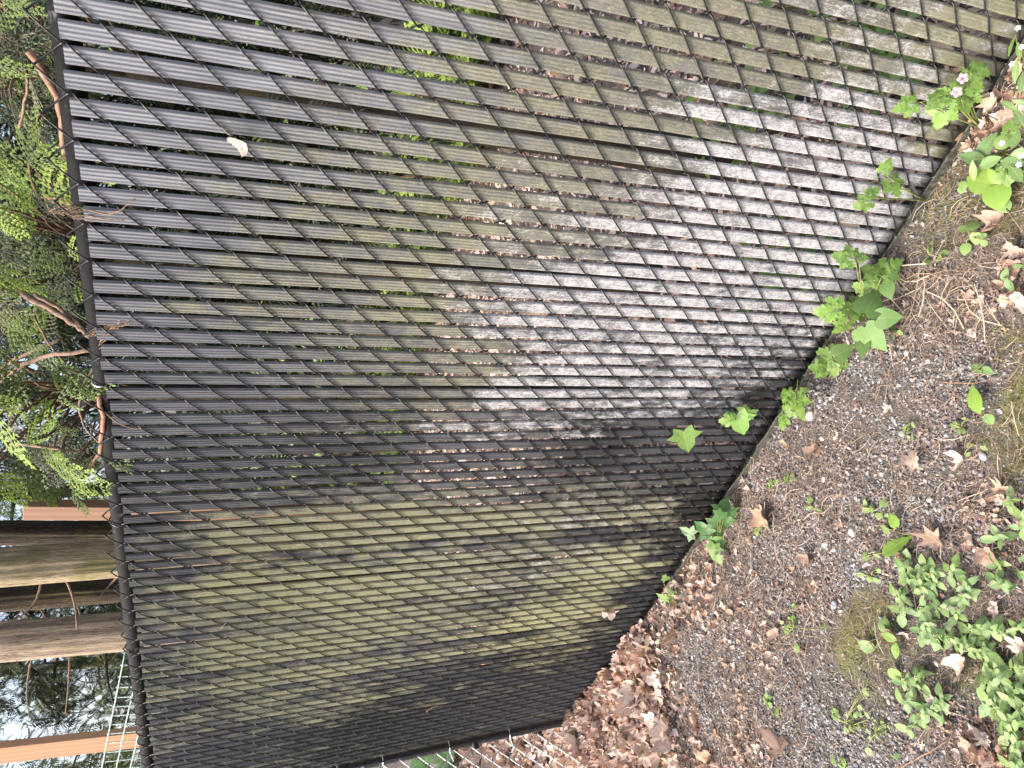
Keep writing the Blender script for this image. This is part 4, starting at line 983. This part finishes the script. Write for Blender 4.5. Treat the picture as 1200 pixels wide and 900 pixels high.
plant('herb_robert', 'largest lacy weed mixed with broad heart shaped leaves at the fence foot', 'weed', gpt(1022, 372), [('lacy', 992, 302, 30, 190), ('lacy', 1040, 316, 34, -30), ('lacy', 1022, 318, 26, 220), ('lacy', 1016, 338, 30, 190), ('lacy', 974, 364, 36, 170), ('lacy', 1002, 362, 34, 180), ('lacy', 988, 382, 28, 110), ('lacy', 1010, 302, 14, 0), ('lacy', 1030, 330, 26, 170),
      ('heart', 1020, 355, 36, -60, .10), ('heart', 1021, 396, 40, 40, .07), ('heart', 1040, 373, 30, -10, .07), ('heart', 1010, 405, 28, 100, .06), ('heart', 1040, 340, 22, 60, .09), ('round', 1003, 393, 16, 180, .07)], 'herb plants rooted along the fence', fence_y=.05)
plant('herb_robert', 'lacy sprig and one rounded leaf below the largest lacy weed', 'weed', gpt(990, 428), [('lacy', 972, 424, 40, 150), ('heart', 987, 412, 26, -20, .07), ('lacy', 962, 432, 26, 190)], 'herb plants rooted along the fence', fence_y=.05)
plant('herb_robert', 'bright yellow green lacy sprig by the white pebble', 'weed', gpt(938, 480), [('lacy', 936, 472, 38, 40, .10), ('lacy', 922, 464, 24, 200, .10), ('lacy', 918, 493, 22, 110, .06), ('lacy', 926, 480, 22, 180, .08)], 'herb plants rooted along the fence')
plant('ivy', 'single pale star shaped ivy leaf poking through the dark slats', 'ivy', F(812, 500, .0), [('ivy', 804, 517, 36, 75)], 'ivy on the fence', fence_y=.03, nj=.1)
plant('ivy', 'star shaped ivy leaf with small lacy leaves at the fence', 'ivy', F(875, 484, .0), [('ivy', 867, 497, 36, 75), ('ivy', 882, 484, 14, -30), ('lacy', 852, 493, 18, 170), ('lacy', 872, 482, 16, 200)], 'ivy on the fence', fence_y=.03, nj=.1)
plant('ivy', 'dark glossy ivy clump hugging the foot of the fence', 'ivy', gpt(846, 628), [('ivyd', 848, 594, 24, -60), ('ivyd', 842, 606, 20, 120), ('ivyd', 858, 602, 20, 60), ('ivyd', 824, 620, 24, 210), ('ivyd', 806, 624, 20, 190), ('ivyd', 845, 622, 22, 30), ('ivyd', 858, 634, 30, 30), ('ivy', 840, 632, 20, 160), ('ivyd', 835, 612, 16, 200), ('ivyd', 853, 614, 22, 80)], 'ivy on the fence', fence_y=.05)
plant('ivy', 'yellow green star leaved seedling just below the dark ivy clump', 'ivy', gpt(838, 652), [('ivy', 836, 646, 22, 100, .05), ('ivy', 842, 656, 14, 60, .04)], None)
plant('ivy', 'little light green ivy by the leaf drift at the fence foot', 'ivy', gpt(794, 708), [('ivy', 790, 704, 18, 100), ('ivy', 776, 700, 16, 180), ('ivy', 801, 706, 18, 40), ('ivy', 790, 718, 14, 120), ('ivy', 781, 678, 11, 10), ('ivy', 786, 694, 12, 220)], 'ivy on the fence', fence_y=.05)
t = plant('flowering_weed', 'pale flowered weed with narrow leaves at the photo edge by the fence', 'weed', gpt(1205, 75), [('narrow', 1190, 82, 28, 110), ('narrow', 1185, 52, 26, 170), ('narrow', 1194, 60, 22, -100), ('narrow', 1197, 95, 26, 100), ('narrow', 1182, 124, 26, 190), ('narrow', 1193, 135, 28, 60), ('narrow', 1196, 120, 22, 0)], None, lift=.14)
for px, py in ((1193, 33), (1186, 75), (1198, 55)): flower(t, gpt(px, py, .18), .010, M_WHITE, (-.2, .3, 1))
t = plant('flowering_weed', 'leafy weed with tiny white flowers beside the brown leaves', 'weed', gpt(1180, 180), [('oval', 1141, 186, 30, 200), ('oval', 1155, 172, 30, -50), ('oval', 1160, 190, 26, -10), ('narrow', 1140, 200, 28, 100), ('round', 1175, 166, 20, -30), ('oval', 1185, 190, 28, 20), ('oval', 1192, 204, 24, 40), ('oval', 1175, 200, 26, 60), ('round', 1156, 191, 18, 0), ('oval', 1196, 180, 24, -20), ('oval', 1190, 165, 22, -60), ('lacy', 1180, 205, 26, 90), ('lacy', 1184, 150, 22, -60)], None, lift=.07)
for px, py in ((1174, 168), (1196, 183), (1194, 193)): flower(t, gpt(px, py, .10), .011, M_WHITE, (-.2, .3, 1))
plant('dock_plant', 'weed with wide ribbed yellow green leaves above the mossy soil', 'weed', gpt(1165, 222), [('dock', 1149, 212, 34, 190, .05), ('dock', 1168, 228, 34, 80, .04), ('round', 1177, 241, 17, 60, .03), ('lime', 1165, 208, 24, -150, .05), ('round', 1128, 218, 13, 190, .03), ('round', 1127, 222, 10, 100, .02)], None)
plant('small_weed', 'round leaved seedling trio on the moss below the ribbed leaves', 'weed', gpt(1142, 278), [('round', 1140, 264, 17, -70), ('round', 1144, 279, 17, 120), ('round', 1131, 291, 15, 110), ('round', 1152, 277, 9, -20), ('round', 1153, 285, 9, 80), ('round', 1129, 268, 11, 190)], None, lift=.025)
plant('small_weed', 'pair of dark oval leaves under the dry leaves at the photo edge', 'weed', gpt(1180, 328), [('oval', 1177, 323, 17, -60), ('oval', 1182, 334, 19, 80), ('oval', 1192, 312, 12, 0)], None, lift=.025)
plant('dock_plant', 'one long smooth green leaf with a tiny second leaf on bare gravel', 'weed', gpt(1158, 484), [('lime', 1142, 470, 36, 215, .035), ('round', 1159, 491, 13, 60, .02)], None)
plant('dandelion', 'lime toothed dandelion leaf with two rounder leaves on the gravel', 'weed', gpt(1050, 622), [('long', 1053, 637, 42, 165, .03), ('dock', 1047, 611, 18, 200, .03), ('round', 1037, 621, 14, 140, .02)], None)
plant('small_weed', 'grey green sprout beside straw at the edge of the gravel', 'weed', gpt(1150, 433), [('oval', 1144, 432, 20, 190, .02), ('oval', 1157, 434, 17, 20, .02), ('narrow', 1148, 428, 12, -80, .02)], None)
plant('small_weed', 'tiny seedling between straw and fence', 'weed', gpt(1048, 388), [('round', 1045, 386, 10, 190), ('round', 1054, 390, 8, 10), ('narrow', 1047, 394, 10, 100)], None, lift=.015)
plant('violet', 'spoon shaped green leaves beside the moss patch', 'weed', gpt(1042, 745), [('round', 1016, 758, 18, 190, .02), ('round', 1036, 733, 17, -100, .02), ('lime', 1042, 747, 20, 180, .03), ('lime', 1049, 762, 20, 100, .03), ('dock', 1048, 790, 17, 110, .02)], None)
tiny = [(1128, 500, 'small three leaf sprout under the long smooth leaf'), (1143, 520, 'bright sprout cluster between gravel and dry leaf'), (1025, 596, 'tiny clover sprouts left of the dandelion leaf'), (1036, 602, 'tiny clover sprouts against the dandelion leaf'), (1022, 650, 'pair of tiny sprouts under the dandelion leaf'), (1022, 674, 'clover sprout cluster at the tip of the creeping weeds'), (908, 565, 'two tiny yellow green sprouts on gravel near the fence'), (923, 556, 'tiny sprout on gravel above the twin sprouts'), (890, 618, 'green sprout next to the long orange dry leaf'), (952, 592, 'tiny speck of a sprout in brown litter'), (1062, 505, 'tiny sprout alone on dark gravel'), (932, 735, 'tiny bright sprout beside the dark gravel patch'), (900, 820, 'tiny sprout in leaf scraps at the bottom'), (1000, 850, 'bright clover patch on the grey gravel'), (992, 846, 'bright clover sprout left of the clover patch'), (1030, 856, 'pale sprout right of the clover patch'), (985, 893, 'clover sprouts cut by the bottom edge'), (1200, 15, 'sprout at the top right corner'), (1090, 300, 'tiny oval sprouts on gravel by the fence'), (1105, 303, 'three leaf sprout on gravel between fence and moss'), (762, 790, 'tiny sprout at the leaf drift edge by the fence')]
for i, (px, py, lab) in enumerate(tiny):
    k = 9 if 'patch' in lab else random.randint(3, 5); sp = 14 if k == 9 else 6
    plant('sprout', lab, 'sprout', gpt(px, py), [(random.choice(('round', 'ovalb')), px + random.gauss(0, sp), py + random.gauss(0, sp), random.uniform(7, 11), random.uniform(0, 360)) for _ in range(k)], 'tiny sprouts on the gravel', stem=True, lift=.012)
# creeping weeds
def inpoly(x, y, poly):
    r_ = False; j = len(poly) - 1
    for i in range(len(poly)):
        if (poly[i][1] > y) != (poly[j][1] > y) and x < (poly[j][0] - poly[i][0]) * (y - poly[i][1]) / (poly[j][1] - poly[i][1]) + poly[i][0]: r_ = not r_
        j = i
    return r_
polys = [([(1062, 662), (1092, 655), (1112, 662), (1140, 682), (1136, 715), (1118, 735), (1090, 752), (1072, 738), (1058, 718), (1046, 700), (1030, 694), (1034, 682)], 19, 'creeping weed sprig with paired oval leaves in the clump by the dandelion leaf', 'oval'),
         ([(1165, 598), (1200, 572), (1225, 600), (1225, 690), (1175, 690), (1135, 655), (1150, 625)], 15, 'creeping weed sprig with oval leaves in the clump at the photo edge', 'oval'),
         ([(1092, 762), (1120, 742), (1160, 728), (1205, 735), (1220, 770), (1180, 790), (1150, 776), (1110, 772)], 12, 'creeping weed sprig around the large cream dry leaf', 'ovalb'),
         ([(1152, 800), (1200, 775), (1230, 800), (1230, 930), (1180, 920), (1166, 860)], 21, 'large leaved creeping weed sprig in the bottom corner clump', 'big'),
         ([(1058, 795), (1075, 785), (1085, 830), (1075, 850), (1050, 828)], 5, 'creeping weed sprig beside the moss patch', 'oval'),
         ([(1090, 820), (1115, 812), (1112, 850), (1070, 870), (1062, 850)], 4, 'creeping weed sprig growing over the pinkish dry leaf', 'oval')]
for poly, n_, lab, kd in polys:
    xs_ = [p[0] for p in poly]; ys_ = [p[1] for p in poly]; made = []
    tries = 0
    while len(made) < n_ and tries < 4000:
        tries += 1; x, y = random.uniform(min(xs_), max(xs_)), random.uniform(min(ys_), max(ys_))
        if not inpoly(x, y, poly) or any((x - a) ** 2 + (y - b) ** 2 < (8 if kd != 'big' else 12) ** 2 for a, b in made): continue
        made.append((x, y)); s0 = random.uniform(14, 21) if kd != 'big' else random.uniform(19, 27); a0 = random.uniform(0, 360); lv = []
        for pair in range(3):
            r_ = s0 * (.62 - .22 * pair); hh = .018 + .014 * pair
            for side in (0, 180):
                an = a0 + pair * 90 + side + random.uniform(-20, 20); sz_ = s0 * (1 - .22 * pair)
                lv.append((random.choice(('oval', 'oval', 'ovalb')) if kd == 'oval' else random.choice(('ovalb', 'ovalb', 'oval')), x + r_ * math.cos(math.radians(an)), y + r_ * math.sin(math.radians(an)), sz_, an, hh))
        plant('creeping_weed', lab, 'weed', gpt(x, y), lv, 'creeping weeds on the ground', stem=True, nj=.22)
# plants behind the fence, seen through the gaps, and the broad leaved plant beyond the grey fence
for i in range(26):
    x, y = random.uniform(-.55, .55), -random.uniform(.12, .75); b = np.array([x, y, gh(np.array([[x, y]]))[0]])
    t = empty('woodland_weed', tuple(b), 'green weed showing through the gaps low behind the near slats', 'weed', 'weeds behind the near slats'); mb = MB()
    for q in range(9):
        a = random.uniform(0, 2 * PI); r_ = random.uniform(.03, .13); pt = b + [r_ * math.cos(a), r_ * math.sin(a), random.uniform(.03, .22)]
        o, pos = put_leaf(t, random.choice(('ovalb', 'lime', 'lacy', 'ovalb')), pt, random.uniform(.035, .065), np.array([math.cos(a), math.sin(a), -.2]), np.array([0, .2, 1]) + rng.normal(0, .3, 3))
        mb.add(*tube([(0, 0, 0), pos], .0014, 4))
    mb.build('stem', M_STEM, t)
for i in range(40):
    x, y = random.uniform(.2, 5.0), -random.uniform(3.0, 4.6); b = np.array([x, y, 0.])
    t = empty('fern', tuple(b), 'green fern at the edge of the wood behind the slats', 'fern', 'ferns behind the slats')
    for q in range(7):
        a = q * .9 + random.uniform(-.3, .3); x_ = norm([math.cos(a), math.sin(a), .7]); z_ = norm(np.array([-math.cos(a) * .6, -math.sin(a) * .6, 1.0])); z_ = norm(z_ - x_ * (z_ @ x_)); y_ = np.cross(z_, x_)
        link('frond', random.choice(FR['bright'] if q % 2 else FR['mid']), t, None, mat_from((0, 0, .02), x_, y_, z_, random.uniform(.4, .75)))
for (px, py, n_, lab) in ((545, 886, 26, 'broad leaved dark green plant seen through the grey chain link'),):
    b = G(px - 10, py); b[2] = 0; t = empty('broad_leaved_plant', tuple(b), lab, 'plant'); mb = MB()
    for q in range(n_):
        a = random.uniform(0, 2 * PI); r_ = random.uniform(.05, .42); pt = b + [r_ * .7 * math.cos(a), r_ * math.sin(a), random.uniform(.06, .34)]
        o, pos = put_leaf(t, 'maple', pt, random.uniform(.10, .17), np.array([math.cos(a), math.sin(a), -.1]), np.array([-.5, .3, 1]) + rng.normal(0, .25, 3)); mb.add(*tube([(0, 0, 0), pos], .002, 4))
    mb.build('stem', M_STEM, t)

for i in range(9):
    x, y = .9 + i * .52 + random.uniform(-.1, .1), -2.5 - .09 * i + random.uniform(-.35, .35)
    t = empty('shrub', (x, y, 0), 'shrub with sunlit yellow green leaves glinting through the slat gaps', 'shrub', 'shrubs behind the slats'); mb = MB()
    for q in range(72):
        a = random.uniform(0, 2 * PI); h = random.uniform(.75, 1.5); r_ = random.uniform(.02, .30); pt = np.array([x + r_ * math.cos(a), y + r_ * math.sin(a), h])
        o, pos = put_leaf(t, random.choice(('lime', 'ovalb', 'lime')), pt, random.uniform(.06, .10), np.array([math.cos(a), math.sin(a), -.4]), np.array([.2, .4, 1]) + rng.normal(0, .35, 3))
        if q % 3 == 0: mb.add(*tube(bezier((0, 0, 0), (0, 0, h * .7), pos, 5), [.004, .004, .003, .002, .001], 4))
    mb.build('stem', M_TWIG, t)

# ------------------------------------------------------------------ small things
dry_leaf(F(280, 168, .016), mm(F(280, 168), 34), 'small pale dry leaf caught in the wires near the top of the slats', None, 2, 6, (.1, 1, .1), 1.0, .15)
dry_leaf(F(713, 716, .018), mm(F(713, 716), 22), 'small tan dry leaf caught on the lower far slats', None, 3, 2, (.1, 1, .1), 2.0, .15)
def stick(pts, r, lab, mat=M_TWIG, name='twig'):
    P_ = np.array(pts); b = P_[0].copy(); mb = MB(); n_ = 10; t = np.linspace(0, len(P_) - 1, n_); Q = np.array([[np.interp(tt, range(len(P_)), P_[:, i]) for i in range(3)] for tt in t]) - b
    Q += rng.normal(0, r * .5, Q.shape); mb.add(*tube(Q, np.linspace(r, r * .5, n_), 5)); o = mb.build(name, mat, None, True); o.location = b; return tag(o, lab, 'twig')
stick([F(258, 738, .012), F(265, 730, .013)], .0012, 'tiny pale splinter caught in the far slats')
stick([F(500, 834, .012), F(512, 826, .014), F(530, 828, .012)], .002, 'pale curled twig caught on the dark far slats')
stick([gpt(1100, 448, .01), gpt(1140, 450, .014), gpt(1172, 442, .01)], .0016, 'thin reddish twig lying across the dark gravel', M_TWIG_RED)
stick([gpt(1026, 470, .012), gpt(1035, 445, .016), gpt(1048, 430, .012)], .0014, 'pale straw stalk on gravel below the lacy weed')
stick([gpt(1180, 245, .02), gpt(1195, 268, .03), gpt(1204, 278, .02)], .0020, 'pale stalk at the photo edge by the ribbed leaves')
stick([gpt(1055, 900, .01), gpt(1095, 878, .02), gpt(1110, 868, .012)], .0016, 'thin brown twig at the bottom edge', M_TWIG_RED)
stick([gpt(1066, 330, .015), gpt(1110, 316, .02), gpt(1160, 320, .015)], .0015, 'long straw stalk lying by the fence below the moss')
stick([gpt(1140, 350, .015), gpt(1110, 375, .02), gpt(1080, 395, .015)], .0014, 'straw stalk slanting across the dead grass')
for a, b in (((1002, 790), (1042, 772)), ((900, 508), (898, 512))): pass
o = link('cedar_sprig', FR['dead'][0], None, None, mat_from(gpt(955, 508, .012), *(lambda x: (x, np.cross((0, 0, 1.0), x), np.array([0, 0, 1.0])))(norm((pxdir(65)) * [1, 1, 0])), .075)); tag(o, 'rusty fallen cedar sprig on gravel under the lacy sprig', 'sprig')
o = link('cedar_sprig', FR['olive'][1], None, None, mat_from(gpt(1000, 775, .016), *(lambda x: (x, np.cross((0, 0, 1.0), x), np.array([0, 0, 1.0])))(norm((pxdir(25)) * [1, 1, 0])), .10)); tag(o, 'pale fallen cedar sprig lying on the moss patch', 'sprig')
# cone
c = gpt(815, 845, .010); d = norm(pxdir(75) * [1, 1, 0]); cone = empty('pine_cone', tuple(c), 'reddish brown cone lying on the gravel beside the leaf drift', 'cone'); mbs = MB(); u, v, _ = frame_of(d)
mbs.add(*tube([-d * .026, d * .0, d * .03], [.005, .009, .003], 8)); mbs.build('core', M_TWIG_RED, cone)
sm = MB(); sm.add([(0, -.005, 0), (0, .005, 0), (.010, .006, .003), (.013, 0, .004), (.010, -.006, .003), (.006, 0, -.002)], [(0, 1, 2, 3, 4), (0, 5, 1), (1, 5, 2), (2, 5, 3), (3, 5, 4), (4, 5, 0)]); sme = sm.mesh('scale', M_TWIG_RED)
for i in range(44):
    a = i * 2.4; s_ = -.026 + .054 * i / 44; rd = math.cos(a) * u + math.sin(a) * v; xx = norm(rd + d * .6); yy = norm(np.cross(d, rd)); zz_ = np.cross(xx, yy)
    link('scale', sme, cone, None, mat_from(d * s_ + rd * .003, xx, yy, zz_, 1.0 - .5 * abs(i / 44 - .4)))
# pebbles that stand out
def pebble(px, py, s, col, lab):
    import bmesh
    bm = bmesh.new(); bmesh.ops.create_icosphere(bm, subdivisions=2, radius=.5); r = np.random.default_rng(int(px)); V = np.array([v.co[:] for v in bm.verts]); Fc = [[q.index for q in f.verts] for f in bm.faces]; bm.free()
    V = V * np.array([1.2, .9, .65]) * (1 + .35 * (fbm(V + px, 2.2, int(py)) - .5)[:, None]); mb = MB(); p = gpt(px, py, .006); sz_ = mm(p, s); mb.add(V * sz_, Fc, col); o = mb.build('pebble', M_PEB); o.location = p; o.rotation_euler = (0, 0, r.uniform(0, 6)); tag(o, lab, 'pebble', 'pebbles that stand out of the gravel')
for q in ((949, 487, 11, (.72, .71, .70), 'white pebble at the fence foot below the lacy sprig'), (998, 624, 9, (.55, .55, .56), 'pale grey pebble in the middle of the gravel'), (977, 709, 9, (.40, .42, .46), 'blue grey pebble above the moss patch'), (1062, 414, 6, (.7, .7, .7), 'small white pebble on dark gravel'), (963, 514, 6, (.68, .68, .66), 'white pebble beside the rusty cedar sprig'), (967, 638, 8, (.45, .45, .47), 'grey pebble in brown litter'), (1152, 535, 9, (.5, .5, .52), 'grey pebble by the bright sprout cluster'), (965, 562, 6, (.6, .6, .6), 'small pale pebble in the fine litter'), (1057, 508, 9, (.22, .23, .25), 'dark slate pebble on the dark gravel')): pebble(*q)
